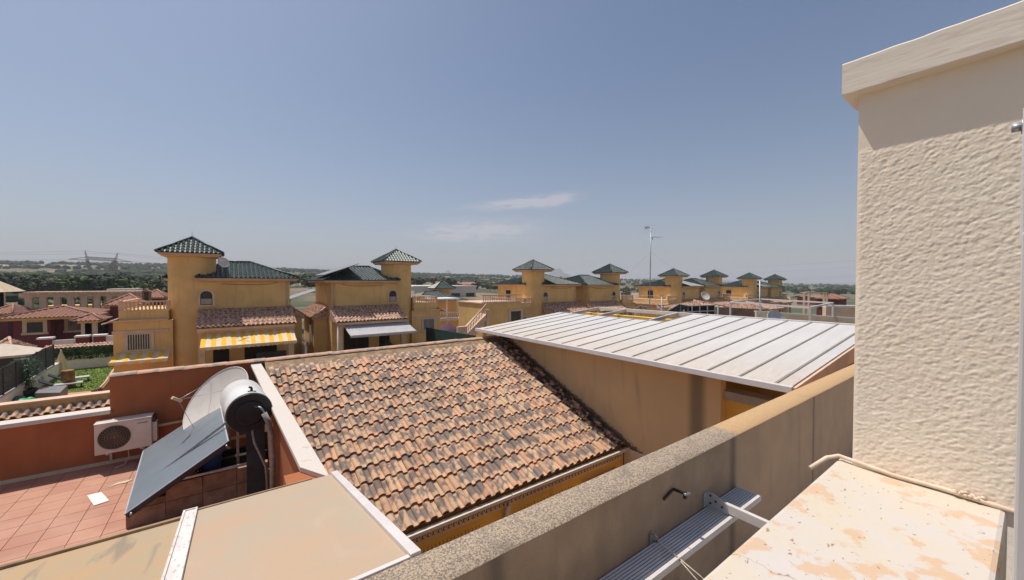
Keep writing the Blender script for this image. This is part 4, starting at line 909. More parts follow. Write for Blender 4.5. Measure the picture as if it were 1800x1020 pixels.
    # arched window in the upper wall
    def arch(b, cx, z0, w_, hh, y, t, frame=None):
        n = 12; r = w_ / 2; zs = z0 + hh - r
        inner = [(cx - r, y, z0), (cx - r, y, zs)] + [(cx - r * math.cos(math.pi * i / n), y, zs + r * math.sin(math.pi * i / n)) for i in range(1, n)] + [(cx + r, y, zs), (cx + r, y, z0)]
        if frame is None: return b.poly(inner, (0, t, 0))
        R2 = r + frame; outer = [(cx - R2, y, z0), (cx - R2, y, zs)] + [(cx - R2 * math.cos(math.pi * i / n), y, zs + R2 * math.sin(math.pi * i / n)) for i in range(1, n)] + [(cx + R2, y, zs), (cx + R2, y, z0)]
        k = len(inner)
        for i in range(k - 1): b.poly([inner[i], inner[i + 1], outer[i + 1], outer[i]], (0, t, 0))
        return b
    b = B(); arch(b, .78, 5.62, .66, .96, -1.05, .049, .13); b.box(.26, 1.30, -1.12, -1.001, 5.53, 5.618); wn = b.build('arched_window', 'cream', h)
    b = B(); arch(b, .78, 5.62, .66, .96, -1.012, .011); b.build('pane', 'glass', wn)
    b = B(); b.box(.49, 1.07, -1.022, -1.013, 5.66, 6.05); b.build('blind', 'concrete', wn)
    b = B(); b.tube([(5.62, -1.07, 7.25), (5.62, -1.07, 5.35)], .045, 6); b.build('downpipe', 'cream', h)
    b = B(); b.tube([(5.0, -1.03, 7.15), (4.2, -1.03, 7.02), (2.6, -1.03, 7.0), (1.6, -1.03, 7.08)], .012, 4); b.build('wall_cable', 'dark', h)
    # window in tower-side wall and tower slit window
    b = B(); b.box(-1.05, -1.001, 3.2, 4.5, 5.2, 6.9); w2 = b.build('window', 'cream', h); b = B(); b.box(-1.06, -1.051, 3.35, 4.35, 5.35, 6.75); b.build('pane', 'glass', w2)
    b = B(); b.obox((-1.325, -.42, 4.55), (-.06, 0, 0), (0, .84, 0), (0, 0, 1.35)); w2 = b.build('tower_window', 'cream', h); b = B(); b.obox((-1.39, -.28, 4.68), (-.005, 0, 0), (0, .56, 0), (0, 0, 1.1)); b.build('pane', 'glass', w2)
    # ground floor: porch under its own clay roof
    b = B(); b.box(.36, 5.85, -3.05, -2.85, 3.85, 4.02); b.box(.36, 5.85, -3.3, -1.01, 4.021, 4.19); b.build('porch_cornice', 'pinkcream', h)
    b = B(); a3 = math.atan2(5.30 - 4.27, 2.35)
    corrugate(b, (.30, -3.38, 4.27), (1, 0, 0), (0, math.cos(a3), math.sin(a3)), 5.65, lambda s: (0, 2.58), .27, .42, .10)
    b.add([(.3, -3.38, 4.2), (5.95, -3.38, 4.2), (5.95, -1.0, 5.25), (.3, -1.0, 5.25), (.3, -1.0, 4.2), (5.95, -1.0, 4.2)], [(0, 1, 2, 3), (0, 3, 4), (1, 5, 2)]); b.build('porch_roof', 'clayfar', h)
    b = B(); b.box(.4, .75, -3.05, -2.7, -3, 3.849); b.build('porch_pier', 'cream', h); b = B(); b.box(5.45, 5.8, -3.05, -2.7, -3, 3.849); b.build('porch_pier', 'cream', h)
    b = B(); b.box(.4, 5.8, -3.0, 0, -3, 1.35); b.build('porch_floor', 'terrain_patio', h)
    b = B(); b.box(2.9, 4.9, -1.04, -1.001, 1.36, 3.5); w2 = b.build('porch_door', 'recess', h); b = B(); b.box(3.86, 3.92, -1.06, -1.041, 1.4, 3.45); b.build('frame', 'darkgrey', w2)
    b = B(); b.box(1.1, 2.0, -1.04, -1.001, 1.36, 3.4); b.build('porch_door', 'recess', h)
    # side storey with skirt roof away from the tower
    b = B(); b.box(5.801, 6.85, .8, 6.0, -3, 4.2); b.build('side_wall', 'ochre', h)
    b = B(); b.box(5.801, 7.0, .6, 6.2, 4.201, 4.36); b.build('side_cornice', 'pinkcream', h)
    b = B(); a4 = math.atan2(1.0, 1.35); corrugate(b, (7.15, .4, 4.40), (0, 1, 0), (-math.cos(a4), 0, math.sin(a4)), 6.0, lambda s: (0, 1.66 * min(1, s / 1.0 + .25)), .225, .37, .07)
    b.add([(7.15, .4, 4.37), (7.15, 6.4, 4.37), (5.82, 6.4, 5.36), (5.82, .4, 5.36), (5.82, .4, 4.37)], [(0, 1, 2, 3), (0, 3, 4)]); b.build('side_roof', 'clayfar', h)
    b = B(); b.box(6.851, 6.91, 1.4, 2.8, 2.1, 3.8); w2 = b.build('window', 'cream', h); b = B(); b.box(6.911, 6.916, 1.55, 2.65, 2.25, 3.65); b.build('pane', 'glass', w2)
    # low block with balustraded terrace on the tower side
    b = B(); b.box(-3.8, -1.0, -1.0, 5.5, -3, 4.70); b.build('low_wall', 'ochre', h)
    b = B(); b.box(-3.95, -1.2, -1.18, 5.6, 4.701, 4.80); b.box(-3.85, -1.2, -1.07, 5.5, 3.95, 4.12); b.build('low_cornice', 'pinkcream', h)
    b = B(); b.box(-3.55, -1.2, -.95, 5.4, 4.801, 5.38); b.build('low_parapet', 'ochre', h)
    b = B(); a5 = .45
    corrugate(b, (-4.25, -1.2, 4.55), (0, 1, 0), (math.cos(a5), 0, math.sin(a5)), 6.7, lambda s: (0, .8), .225, .4, .07, 3); b.add([(-4.25, -1.2, 4.52), (-4.25, 5.5, 4.52), (-3.53, 5.5, 4.87), (-3.53, -1.2, 4.87)], [(0, 1, 2, 3)]); b.build('low_skirt_roof', 'clayfar', h)
    bl = B(); bl.box(-3.55, -1.3, -.97, -.79, 5.90, 5.98); bl.box(-3.55, -1.3, -.97, -.79, 5.381, 5.43); bl.box(-3.55, -3.37, -.789, 5.3, 5.90, 5.98); bl.box(-3.56, -3.36, -.98, -.78, 5.43, 6.02); bl.box(-1.3, -1.1, -.98, -.78, 5.43, 6.02); rail = bl.build('balustrade', 'pinkcream', h)
    prof = [(.05, 0), (.05, .05), (.03, .08), (.06, .17), (.055, .24), (.03, .33), (.032, .38), (.05, .42), (.05, .47)]
    bb = B(); bb.lathe((0, 0, 0), prof, 8); o0 = bb.build('baluster', 'pinkcream', rail, off=(0, 0, 0)); first = True
    for k in range(11):
        o = o0 if first else o0.copy()
        if not first: C.objects.link(o)
        first = False; o.location = (-3.20 + k * .178, -.88, 5.43)
    for k in range(16):
        o = o0.copy(); C.objects.link(o); o.location = (-3.46, -.5 + k * .36, 5.43)
    # barred window
    b = B(); b.box(-3.36, -1.92, -1.06, -1.001, 2.78, 4.0); b.box(-3.42, -1.86, -1.12, -1.001, 2.62, 2.779); w2 = b.build('window', 'cream', h)
    b = B(); b.box(-3.18, -2.10, -1.075, -1.061, 2.90, 3.85); b.build('pane', 'glass', w2)
    b = B()
    for k in range(10): b.bar((-3.16 + k * .116, -1.10, 2.88), (-3.16 + k * .116, -1.10, 3.88), .024)
    b.build('bars', 'white', w2)
    return h
HT = house_type()
kmap = {}
for q in bpy.data.objects:
    if q.parent: kmap.setdefault(q.parent.name, []).append(q)
HL = ['large yellow house, round tower at the left, yellow striped awning below its porch',
      'large yellow house, round tower at the right, grey awning and solar panels',
      'yellow house with tower at the left and an outside staircase, above the white panelled roof',
      'yellow house with tower at the right, joined to the one with the outside staircase',
      'yellow house, tower at the left, just right of the antenna mast',
      'yellow house with tower at the right, behind the round white dish on the clay roof',
      'small far yellow house with sunlit round tower behind the white pergola frame',
      'farthest yellow house of the row, tower at its right end before the plain']
houses = []
for k, (x, dz) in enumerate(((-2.02, 0), (12.55, -.14), (28.95, -.56), (42.7, -.66), (58.5, -.96), (71.7, -.95), (86.3, -1.25), (99.3, -1.42))):
    o = HT if k == 0 else copy_tree(HT, None, kmap)
    o.location = (x, 35, dz); o.scale = ((1 if k % 2 == 0 else -1), 1, 1)
    tag(o, HL[k], 'house', 'yellow houses with green roofs and round towers'); houses.append(o)
# second row behind, turned round
for k, (px, py, D, dz, sx, lb_) in enumerate(((775, 493, 62, -2.95, 1, 'yellow house with a green conical tower roof behind the white balustraded terrace'),
                                        (590, 500, 70, -4.4, -1, 'green roofed house glimpsed between the two large houses with slanted solar panels'))):
    p = at(px, 496, D=D); o = copy_tree(HT, None, kmap); o.location = (p.x, p.y, dz); o.rotation_euler = (0, 0, math.pi * (.98 if k == 0 else 1.0)); o.scale = (sx, 1, 1); tag(o, lb_, 'house', 'yellow houses with green roofs and round towers')
# ---- awnings
def awning(name, label, x0, x1, yb, yf, zb, zf, stripes, mats, group=None, valance=.16, sag=.05):
    a = thing(name, label, 'awning', ((x0 + x1) / 2, yb, zb), group); n = stripes
    for k in range(n):
        b = B(); xa, xb = x0 + (x1 - x0) * k / n, x0 + (x1 - x0) * (k + 1) / n; nn_ = 6; vs = []
        for i in range(nn_ + 1):
            t = i / nn_
            for x in (xa, (xa + xb) / 2, xb):
                s_ = (x - x0) / (x1 - x0); vs.append((x, yb + (yf - yb) * t, zb + (zf - zb) * t - sag * math.sin(math.pi * t) * (1 + .6 * math.sin(s_ * 19)) + .03 * math.sin(s_ * 31) * t))
        zf_ = [vs[nn_ * 3 + q] for q in range(3)]
        for q, p in enumerate(zf_): vs.append((p[0], yf - .02, zf - .03 + .0)); 
        for q, p in enumerate(zf_): vs.append((p[0], yf - .03, zf - .03 - valance * (.8 if q % 2 == 0 else 1)))
        b.add(vs, [(i * 3 + q, i * 3 + q + 1, i * 3 + 4 + q, i * 3 + 3 + q) for i in range(nn_) for q in range(2)] + [((nn_ + 1) * 3 + q, (nn_ + 1) * 3 + q + 1, (nn_ + 2) * 3 + q + 1, (nn_ + 2) * 3 + q) for q in range(2)])
        b.build('fabric_stripe' if n > 1 else 'fabric', mats[k % len(mats)], a)
    b = B(); b.bar((x0 - .02, yf, zf - .02), (x1 + .02, yf, zf - .02), .07, .09); b.build('front_bar', 'whitemetal', a)
    b = B(); b.bar((x0 - .02, yb + .04, zb + .03), (x1 + .02, yb + .04, zb + .03), .10, .12); b.build('cassette', 'cream', a)
    for t in (.12, .88):
        x = x0 + (x1 - x0) * t; b = B(); b.tube([(x, yb, zb - .06), (x + .25 * (1 if t < .5 else -1), (yb + yf) / 2, (zb + zf) / 2 - .12), (x, yf + .05, zf - .06)], .025, 6); b.build('folding_arm', 'galv', a)
    return a
awning('striped_awning', 'yellow and white striped awning over the porch of the large left house', -1.45, 3.75, 31.95, 30.1, 3.86, at(430, 606, Y=30.1).z, 20, ('yellow_cloth', 'white_cloth'))
awning('striped_awning', 'small yellow and white striped awning under the barred window left of the tower', -5.75, -3.15, 34.0, 32.3, 2.72, at(245, 634, Y=32.3).z, 10, ('yellow_cloth', 'white_cloth'))
awning('grey_awning', 'plain grey awning over the porch of the second large house', 7.22, 12.35, 31.95, 30.0, 3.82, at(675, 586, Y=30.0).z, 1, ('grey_cloth',), sag=.06)
# dish on the first house, panels on the second
dish('roof_dish', 'small round dish on the side of the left round tower under its eave', (-.25, 32.9, 8.55), (.35, -.8, .4), .34, .05, 'dishwhite')
def pvpanel(name, label, c, a, b_, n_=2, m='pvgrey', cat='solar panels'):
    c, a, b_ = Vector(c), Vector(a), Vector(b_); nn_ = a.cross(b_).normalized(); nn_ = nn_ if nn_.z > 0 else -nn_
    t = thing(name, label, cat, c)
    for k in range(n_):
        q = B(); q.obox(c + a * (k / n_ + .004), a * (1 / n_ - .008), b_, nn_ * .05); pn = q.build('panel', m, t)
        q = B(); q.obox(c + a * (k / n_ + .004) + nn_ * .051 , a * (.03 / n_), b_, nn_ * .012); q.obox(c + a * ((k + .96) / n_) + nn_ * .051, a * (.03 / n_), b_, nn_ * .012); q.build('frame', 'whitemetal', pn)
    q = B(); lo = c if c.z < (c + b_).z else c + b_
    for k in range(2):
        q = B(); p = c + a * (.1 + .8 * k) + b_ * .9; q.bar(p, p - Vector((0, 0, .6)), .04); q.build('stand', 'galv', t)
    return t
pvpanel('roof_solar_panels', 'grey solar panels raised over the left slope of the second large house roof', (6.2, 33.6, 7.75), (0, 4.4, 0), (2.6, .0, .95), 3)
pvpanel('roof_solar_panels', 'slanted grey solar panels on the far roof between the two large houses', at(508, 527, D=55), (0, 6, 0), (3.8, .5, 1.3), 3)
# white rail and small structures between the houses
q = B(); q.box(5.3, 5.42, 34.2, 36, .5, 3.1)
fb = thing('white_fence_rail', 'white painted wall rail beside the second large house, left of its porch', 'fence', (5.0, 35, 0)); q = B(); q.box(4.7, 4.85, 33.5, 37.5, .2, 2.2); q.build('wall', 'white', fb); q = B(); q.box(4.68, 4.87, 33.45, 37.5, 2.55, 2.62)
for k in range(5): q.box(4.74, 4.80, 33.5 + k * .9, 33.56 + k * .9, 2.2, 2.55)
q.build('rail', 'white', fb)
q = B(); q.tube([(6.75, 31.8, -1), (6.75, 31.8, 3.8)], .06, 8); tag(q.build('white_downpipe', 'white'), 'white vertical pipe at the left corner of the grey awning porch', 'pipe')
ck = thing('steel_chimney_pipe', 'short steel flue with black cowl at the foot of the second large house', 'flue', (6.45, 29.5, 0)); q = B(); q.tube([(6.45, 29.6, -2), (6.45, 29.6, 1.75)], .16, 10); q.build('pipe', 'galv', ck); q = B(); q.tube([(6.45, 29.6, 1.755), (6.45, 29.6, 1.95)], .19, 10); q.build('cowl', 'dark', ck)
# porch furniture in the shade
def planter(x, y, z, s_, label):
    t = thing('potted_plant', label, 'plant', (x, y, z)); q = B(); q.lathe((x, y, z), [(0, 0), (.14 * s_, 0), (.2 * s_, .32 * s_), (.16 * s_, .33 * s_)], 10); q.build('pot', 'white', t)
    q = B(); r_ = random.Random(int(x * 10))
    for k in range(70):
        a = r_.uniform(0, 6.28); e = r_.uniform(.2, 1.4); L_ = r_.uniform(.3, .7) * s_; d = Vector((math.cos(a) * math.cos(e), math.sin(a) * math.cos(e), math.sin(e))); p = Vector((x, y, z + .3 * s_)); u = d.cross(Vector((0, 0, 1))).normalized() * .06 * s_
        q.add([p + d * L_ * .3, p + d * L_ * .65 + u, p + d * L_ , p + d * L_ * .65 - u], [(0, 1, 2, 3)])
    q.build('leaves', 'plantleaf', t)
planter(10.6, 31.6, 1.2, 1.3, 'leafy plant in a white pot in the shade of the grey awning'); planter(9.4, 31.7, 1.2, .9, 'smaller plant in a white pot left of the leafy one under the grey awning')
for (x, z, lb_) in ((3.4, 1.3, 'dark covered sofa in the shade under the striped awning'),):
    t = thing('covered_sofa', lb_, 'sofa', (x, 31.4, 1.35)); q = B(); q.box(1.5, 3.3, 31.2, 31.9, 1.35, 1.8); q.build('seat', 'darkgrey', t, bevel=.05); q = B(); q.box(1.5, 3.3, 31.9, 32.1, 1.35, 2.3); q.build('backrest', 'darkgrey', t, bevel=.05)
# house three: outside stair with balustrade and terrace block on the left
hs3 = thing('terrace_annex', 'golden annex with pink balustraded terrace and outside stair left of the third tower', 'building', (24, 33, 0))
def px3(x, y, Y): return at(x, y, Y=Y)
pA, pB = px3(848, 548, 33), px3(905, 560, 33)
q = B(); q.box(pA.x, 25.4, 33, 38, -3, 5.0); q.build('wall', 'ochre', hs3); q = B(); q.box(pA.x - .1, 25.4, 32.9, 38, 5.001, 5.12); q.build('cornice', 'pinkcream', hs3)
bar0 = q = B(); q.box(pA.x - .05, 25.3, 32.95, 33.15, 5.80, 5.92); q.box(pA.x - .05, 25.3, 32.95, 33.15, 5.121, 5.18); r3 = q.build('balustrade', 'pinkcream', hs3)
prof = [(.06, 0), (.03, .1), (.075, .22), (.03, .42), (.06, .62)]; bb = B(); bb.lathe((0, 0, 0), prof, 6); o0 = bb.build('baluster', 'pinkcream', r3, off=(0, 0, 0)); nb_ = int((25.1 - pA.x) / .22)
for k in range(nb_):
    o = o0 if k == 0 else o0.copy()
    if k: C.objects.link(o)
    o.location = Vector((pA.x + .15 + k * .22, 33.05, 5.18)) - rootloc(r3)
q = B(); q.box(pA.x + 3.2, pA.x + 5.1, 32.93, 32.999, 1.9, 4.35); dd = q.build('door', 'cream', hs3); q = B(); q.box(pA.x + 3.5, pA.x + 4.8, 32.92, 32.929, 1.9, 4.1); q.build('pane', 'glass', dd)
# stair: rises from left to the terrace
sA, sB = px3(811, 586, 32.2), px3(846, 538, 32.2)
q = B(); q.poly([(sA.x, 31.2, sA.z), (sB.x, 31.2, sB.z - .7), (sB.x, 31.2, sB.z - 1.2), (sA.x, 31.2, sA.z - 1.4)], (0, 1.6, 0)); q.build('stair_flight', 'pinkcream', hs3)
q = B(); q.bar((sA.x, 31.25, sA.z + .65), (sB.x, 31.25, sB.z + .25), .1, .08); r4 = q.build('stair_rail', 'pinkcream', hs3)
for k in range(13):
    t = (k + .5) / 13; o = o0.copy(); C.objects.link(o); o.parent = r4; o.location = Vector((sA.x + (sB.x - sA.x) * t, 31.25, sA.z + .0 + (sB.z - sA.z - .5) * t)) - rootloc(r4) + Vector((0, 0, .02))
q = B(); q.box(sB.x - .05, sB.x + .3, 31.2, 31.5, -3, sB.z - .3); q.box(sA.x - .9, sA.x + .05, 31.15, 31.5, sA.z - 2, sA.z + .75); q.build('stair_pier', 'cream', hs3)
q = B(); q.box(sB.x + .3, 25.3, 31.2, 32.9, -3, 1.2)
# side yard: beige boundary wall with dark netting, agaves
yw = thing('netted_boundary_wall', 'beige garden wall topped with dark green netting behind the tiled roof', 'wall', (16, 30, 0))
a, b_ = at(748, 600, Y=33), at(835, 615, Y=24); q = B(); q.poly([(a.x, a.y, -3), (b_.x, b_.y, -3), (b_.x, b_.y, b_.z), (a.x, a.y, a.z)], (.2, .1, 0)); q.build('wall', 'ochre', yw)
q = B(); q.poly([(a.x + .05, a.y, a.z), (b_.x + .05, b_.y, b_.z), (b_.x + .05, b_.y, b_.z + 1.0), (a.x + .05, a.y, a.z + 1.25)], (.05, .03, 0)); q.build('netting', 'greennet', yw)
for k in range(4):
    c = at(752 + k * 13, 607, Y=22 + k * .3); t = thing('agave', 'spiky dark agave behind the ridge cap tiles, number of its row not distinguishable' if False else 'spiky dark agave plant just behind the cap tiles of the ridge', 'plant', (c.x, c.y, c.z - 1), 'agaves behind the ridge'); q = B(); r_ = random.Random(k)
    for j in range(12):
        a_ = r_.uniform(0, 6.28); e = r_.uniform(.5, 1.4); d = Vector((math.cos(a_) * math.cos(e), math.sin(a_) * math.cos(e), math.sin(e))); u = d.cross(Vector((0, 0, 1))).normalized() * .05
        q.poly([c - Vector((0, 0, .7)) - u, c - Vector((0, 0, .7)) + u, c - Vector((0, 0, .7)) + d * r_.uniform(.6, 1.0)], Vector((.02, .02, .0)))
    q.build('leaves', 'plantleaf', t)
# white balustraded terrace with a white pergola, in front of the rear house
wt = thing('white_terrace_house', 'low yellow building with a white balustraded terrace and white pergola', 'building', at(790, 600, D=52))
c = at(752, 556, D=50); d2 = at(823, 556, D=54); zt = c.z - .4; yk = c.y - 1
q = B(); q.box(c.x, d2.x, yk, yk + 6, -4, zt - .35); q.build('wall', 'ochre', wt); q = B(); q.box(c.x - .3, d2.x + .2, yk - .3, yk + 6, zt - .349, zt - .2); q.build('cornice', 'pinkcream', wt)
q = B(); q.box(c.x - .1, d2.x, yk - .1, yk + .1, zt + .75, zt + .87); q.box(c.x - .1, c.x + .1, yk + .101, yk + 5, zt + .75, zt + .87); q.box(c.x - .1, d2.x, yk - .1, yk + .1, zt - .199, zt - .05); rr = q.build('balustrade', 'white', wt)
bb = B(); bb.lathe((0, 0, 0), [(.07, 0), (.035, .12), (.085, .28), (.035, .5), (.07, .8)], 6); ow = bb.build('baluster', 'white', rr, off=(0, 0, 0)); nb_ = int((d2.x - c.x) / .3)
for k in range(nb_):
    o = ow if k == 0 else ow.copy()
    if k: C.objects.link(o)
    o.location = Vector((c.x + .15 + k * .3, yk, zt - .05)) - rootloc(rr)
q = B(); px_ = c.x + .6; pw = (d2.x - c.x) * .55
for (x, y) in ((px_, yk + .6), (px_ + pw, yk + .6), (px_, yk + 3.6), (px_ + pw, yk + 3.6)): q.box(x, x + .15, y, y + .15, zt - .2, zt + 2.5)
q.build('pergola_post', 'white', wt); q = B(); q.box(px_ - .3, px_ + pw + .4, yk + .3, yk + 4, zt + 2.501, zt + 2.66); q.build('pergola_roof', 'white', wt)
q = B(); q.box(c.x + 1, d2.x - 1, yk + 5, yk + 5.9, zt - .1, zt + 2.6); q.build('rear_wall', 'ochre', wt)
pp = thing('purple_parasol', 'open purple parasol below the white balustraded terrace', 'parasol', at(790, 590, D=44)); c = at(787, 567, D=44); q = B(); q.lathe(c, [(0, 0), (1.0, -.55), (1.9, -1.1), (1.9, -1.25)], 8); q.build('canopy', 'purple_cloth', pp); q = B(); q.tube([c, c - Vector((0, 0, 3))], .04, 6); q.build('pole', 'white', pp)
# factory behind
fc = thing('white_industrial_building', 'long white flat roofed building beyond the second large tower', 'building', at(760, 520, D=150)); c = at(728, 505, D=150); d2 = at(800, 505, D=165)
q = B(); q.box(c.x, d2.x + 8, c.y, c.y + 30, -6, c.z); q.build('wall', 'factory', fc); q = B(); q.box(c.x - .3, d2.x + 8.3, c.y - .3, c.y + 30, c.z + .001, c.z + .5); q.build('roof_edge', 'white', fc)
for k in range(4):
    q = B(); q.box(c.x + 2 + k * 7, c.x + 6 + k * 7, c.y - .1, c.y - .001, c.z - 4.2, c.z - 2.6); q.build('window', 'glass', fc)
# ================================================================= LEFT: red houses
def hip(name, m, parent, x0, x1, y0, y1, ez, tz, pitch=.26, ridge_in=None):
    b = B(); hy_ = (y1 - y0) / 2; ri = ridge_in if ridge_in else hy_; rx0, rx1 = x0 + ri, x1 - ri
    if rx0 > rx1: rx0 = rx1 = (x0 + x1) / 2; ri = (x1 - x0) / 2
    sl = math.hypot(hy_, tz - ez); a1 = math.atan2(tz - ez, hy_)
    f_ = lambda s: (0, sl * max(0, min(1, s / ri, (x1 - x0 - s) / ri)))
    corrugate(b, (x0, y0, ez), (1, 0, 0), (0, math.cos(a1), math.sin(a1)), x1 - x0, f_, pitch, .42, .07, 3)
    for (xe, sg) in ((x1, -1), (x0, 1)):
        s2 = math.hypot(ri, tz - ez); a2 = math.atan2(tz - ez, ri)
        corrugate(b, (xe, y0, ez), (0, 1, 0), (sg * math.cos(a2), 0, math.sin(a2)), y1 - y0, lambda s: (0, s2 * min(1, min(s, y1 - y0 - s) / hy_)), pitch, .42, .07, 3)
    yc = (y0 + y1) / 2; z_ = ez - .02; b.add([(x0, y0, z_), (x1, y0, z_), (x1, y1, z_), (x0, y1, z_), (rx0, yc, tz - .02), (rx1, yc, tz - .02)], [(0, 1, 5, 4), (1, 2, 5), (2, 3, 4, 5), (3, 0, 4), (0, 1, 2, 3)])
    for (p, q_) in (((x0, y0), (rx0, yc)), ((x1, y0), (rx1, yc))): b.tube([(p[0], p[1], ez + .09), (q_[0], q_[1], tz + .09)], .09, 6)
    if rx1 > rx0: b.tube([(rx0, yc, tz + .09), (rx1, yc, tz + .09)], .09, 6)
    return b.build(name, m, parent)
RY = 58.0
def rp_(x, y): return at(x, y, Y=RY)
rd = thing('red_house', 'crimson bungalow with a terracotta hipped roof and two cream framed dark windows', 'house', rp_(80, 590)); rd.location.z = 0
a, b_ = rp_(11, 561), rp_(165, 555); ez = at(90, 562, Y=RY - .7).z
q = B(); q.box(a.x + .4, b_.x - 3.0, RY, RY + 8, -1, ez); q.build('wall', 'crimson', rd); q = B(); q.box(b_.x - 2.999, b_.x - .3, RY + 1.6, RY + 8, -1, ez); q.build('wall', 'crimson', rd)
q = B(); q.box(a.x - .3, b_.x + .3, RY - .7, RY + 8.6, ez + .001, ez + .22); q.build('eave_board', 'ochre', rd)
ez = ez + .24; hip('roof', 'redclay', rd, a.x - .5, b_.x + .4, RY - .9, RY + 8.8, ez, at(75, 540, Y=RY + 4).z, .30, 5.2)
def cwin(parent, x0, x1, z0, z1, y):
    q = B(); q.box(x0 - .28, x1 + .28, y - .06, y - .001, z1, z1 + .28); q.box(x0 - .28, x0, y - .06, y - .001, z1 - 1.0, z1 - .001); q.box(x1, x1 + .28, y - .06, y - .001, z1 - 1.0, z1 - .001); q.box(x0 - .35, x1 + .35, y - .12, y - .001, z0 - .2, z0 - .001)
    f_ = q.build('window', 'cream', parent); q = B(); q.box(x0 + .001, x1 - .001, y - .03, y - .002, z0, z1 - .001); q.build('pane', 'glass', f_)
p, q2 = rp_(47, 567), rp_(76, 584); cwin(rd, p.x, q2.x, q2.z, p.z, RY); p, q2 = at(120, 564, Y=RY + 1.6), at(146, 580, Y=RY + 1.6); cwin(rd, p.x, q2.x, q2.z, p.z, RY + 1.6)
# porch
pc = thing('porch_pavilion', 'small cream columned porch with its own hipped terracotta roof right of the crimson bungalow', 'porch', rp_(163, 600)); pc.location.z = 0
a, b_ = rp_(146, 566), rp_(182, 563); pz_ = at(163, 568, Y=RY - 2.3).z
for x in (a.x + .3, b_.x - .9):
    q = B(); q.box(x, x + .75, RY - 2.2, RY - 1.5, -1, pz_); q.build('column', 'cream', pc)
q = B(); q.box(a.x + .1, b_.x, RY - 2.3, RY + 1.5, pz_ + .001, pz_ + .25); q.build('beam', 'ochre', pc); q = B(); q.box(a.x + .4, b_.x - .3, RY + 1.2, RY + 1.49, -1, pz_); q.build('doorway', 'recess', pc); hip('roof', 'redclay', pc, a.x - .3, b_.x + .4, RY - 2.7, RY + 1.6, pz_ + .27, at(163, 552, Y=RY - .5).z, .30)
# low garden walls before the bungalow
fw = thing('low_garden_wall', 'low white garden wall with crimson pillars in front of the crimson bungalow', 'wall', rp_(110, 610)); fw.location.z = 0
wy = 52.0; ZW = at(105, 598, Y=52.0).z; P_ = lambda x, y: at(x, y, Y=wy)
for (x0, x1) in ((78, 133), (176, 202)):
    q = B(); q.box(P_(x0, 605).x, P_(x1, 605).x, wy, wy + .2, -1, ZW if x0 < 100 else ZW + .15); q.build('panel', 'white', fw)
for x0 in (68, 134, 165):
    q = B(); u_ = P_(x0, 600).x; q.box(u_, u_ + .78, wy - .15, wy + .5, -1, ZW + .15); pl_ = q.build('pillar', 'crimson', fw); q = B(); q.box(u_ - .08, u_ + .86, wy - .23, wy + .58, ZW + .151, ZW + .3); q.build('cap', 'white', pl_)
ZC = at(130, 611, Y=47.2).z; tw2 = thing('boundary_wall', 'white garden wall under a dark hedge screen with a tile capping, behind the lawn', 'wall', (-12, 48, 0)); by = 47.0; Pb = lambda x, y: at(x, y, Y=by)
q = B(); q.box(Pb(60, 640).x, Pb(215, 640).x, by, by + .25, -1, 1.15); q.build('wall', 'white', tw2); q = B(); q.box(Pb(70, 620).x, Pb(215, 620).x, by + .02, by + .2, 1.151, ZC - .05); q.build('screen', 'greennet', tw2)
b = B(); x0_, x1_ = Pb(73, 610).x, Pb(204, 610).x; q = B(); q.box(x0_, x1_, by + .5, by + .8, 0, ZC + .1); q.build('rear_wall', 'ochre', tw2); corrugate(b, (x0_, by + .15, ZC), (1, 0, 0), (0, .95, .3), x1_ - x0_, lambda s: (0, .7), .24, .4, .07, 4); b.build('tile_capping', 'clayfar', tw2)
hd = B(); r_ = random.Random(5)
for k in range(1500):
    x = r_.uniform(Pb(75, 620).x, Pb(212, 620).x); z = r_.uniform(.8, ZC); y = by - r_.uniform(.0, .3) * (1 if z > 1.2 else .4); d = [Vector((r_.uniform(-.1, .1), r_.uniform(-.08, .05), r_.uniform(-.1, .1))) for _ in range(3)]
    hd.add([Vector((x, y, z)) + e for e in d], [(0, 1, 2)])
tag(hd.build('hedge', 'leaf'), 'dark climbing hedge covering the netting above the white garden wall', 'hedge')
# lawn and patio
def flat(name, pts, z, m):
    q = B(); q.add([(p[0], p[1], z) for p in pts], [tuple(range(len(pts)))]); return struct(name, q, m)
flat('garden_paving', [(-16, 12), (-3, 12), (-3, 47), (-16, 47)], .0, 'terrain_patio')
flat('lawn', [(-12.3, 37.2), (-10.0, 37.6), (-7.2, 37.0), (-5.8, 36.6), (-5.8, 46.9), (-12.3, 46.9)], .03, 'turf')
gr = B(); r_ = random.Random(8)
for k in range(7000):
    x, y = r_.uniform(-12.2, -5.8), r_.uniform(37.4, 46.8); gr.add([(x - .02, y, .03), (x + .02, y, .03), (x + r_.uniform(-.02, .02), y, .03 + r_.uniform(.03, .06))], [(0, 1, 2)])
tag(gr.build('turf_blades', 'turf'), 'short bright green blades of the artificial lawn', 'grass', None, 'stuff')
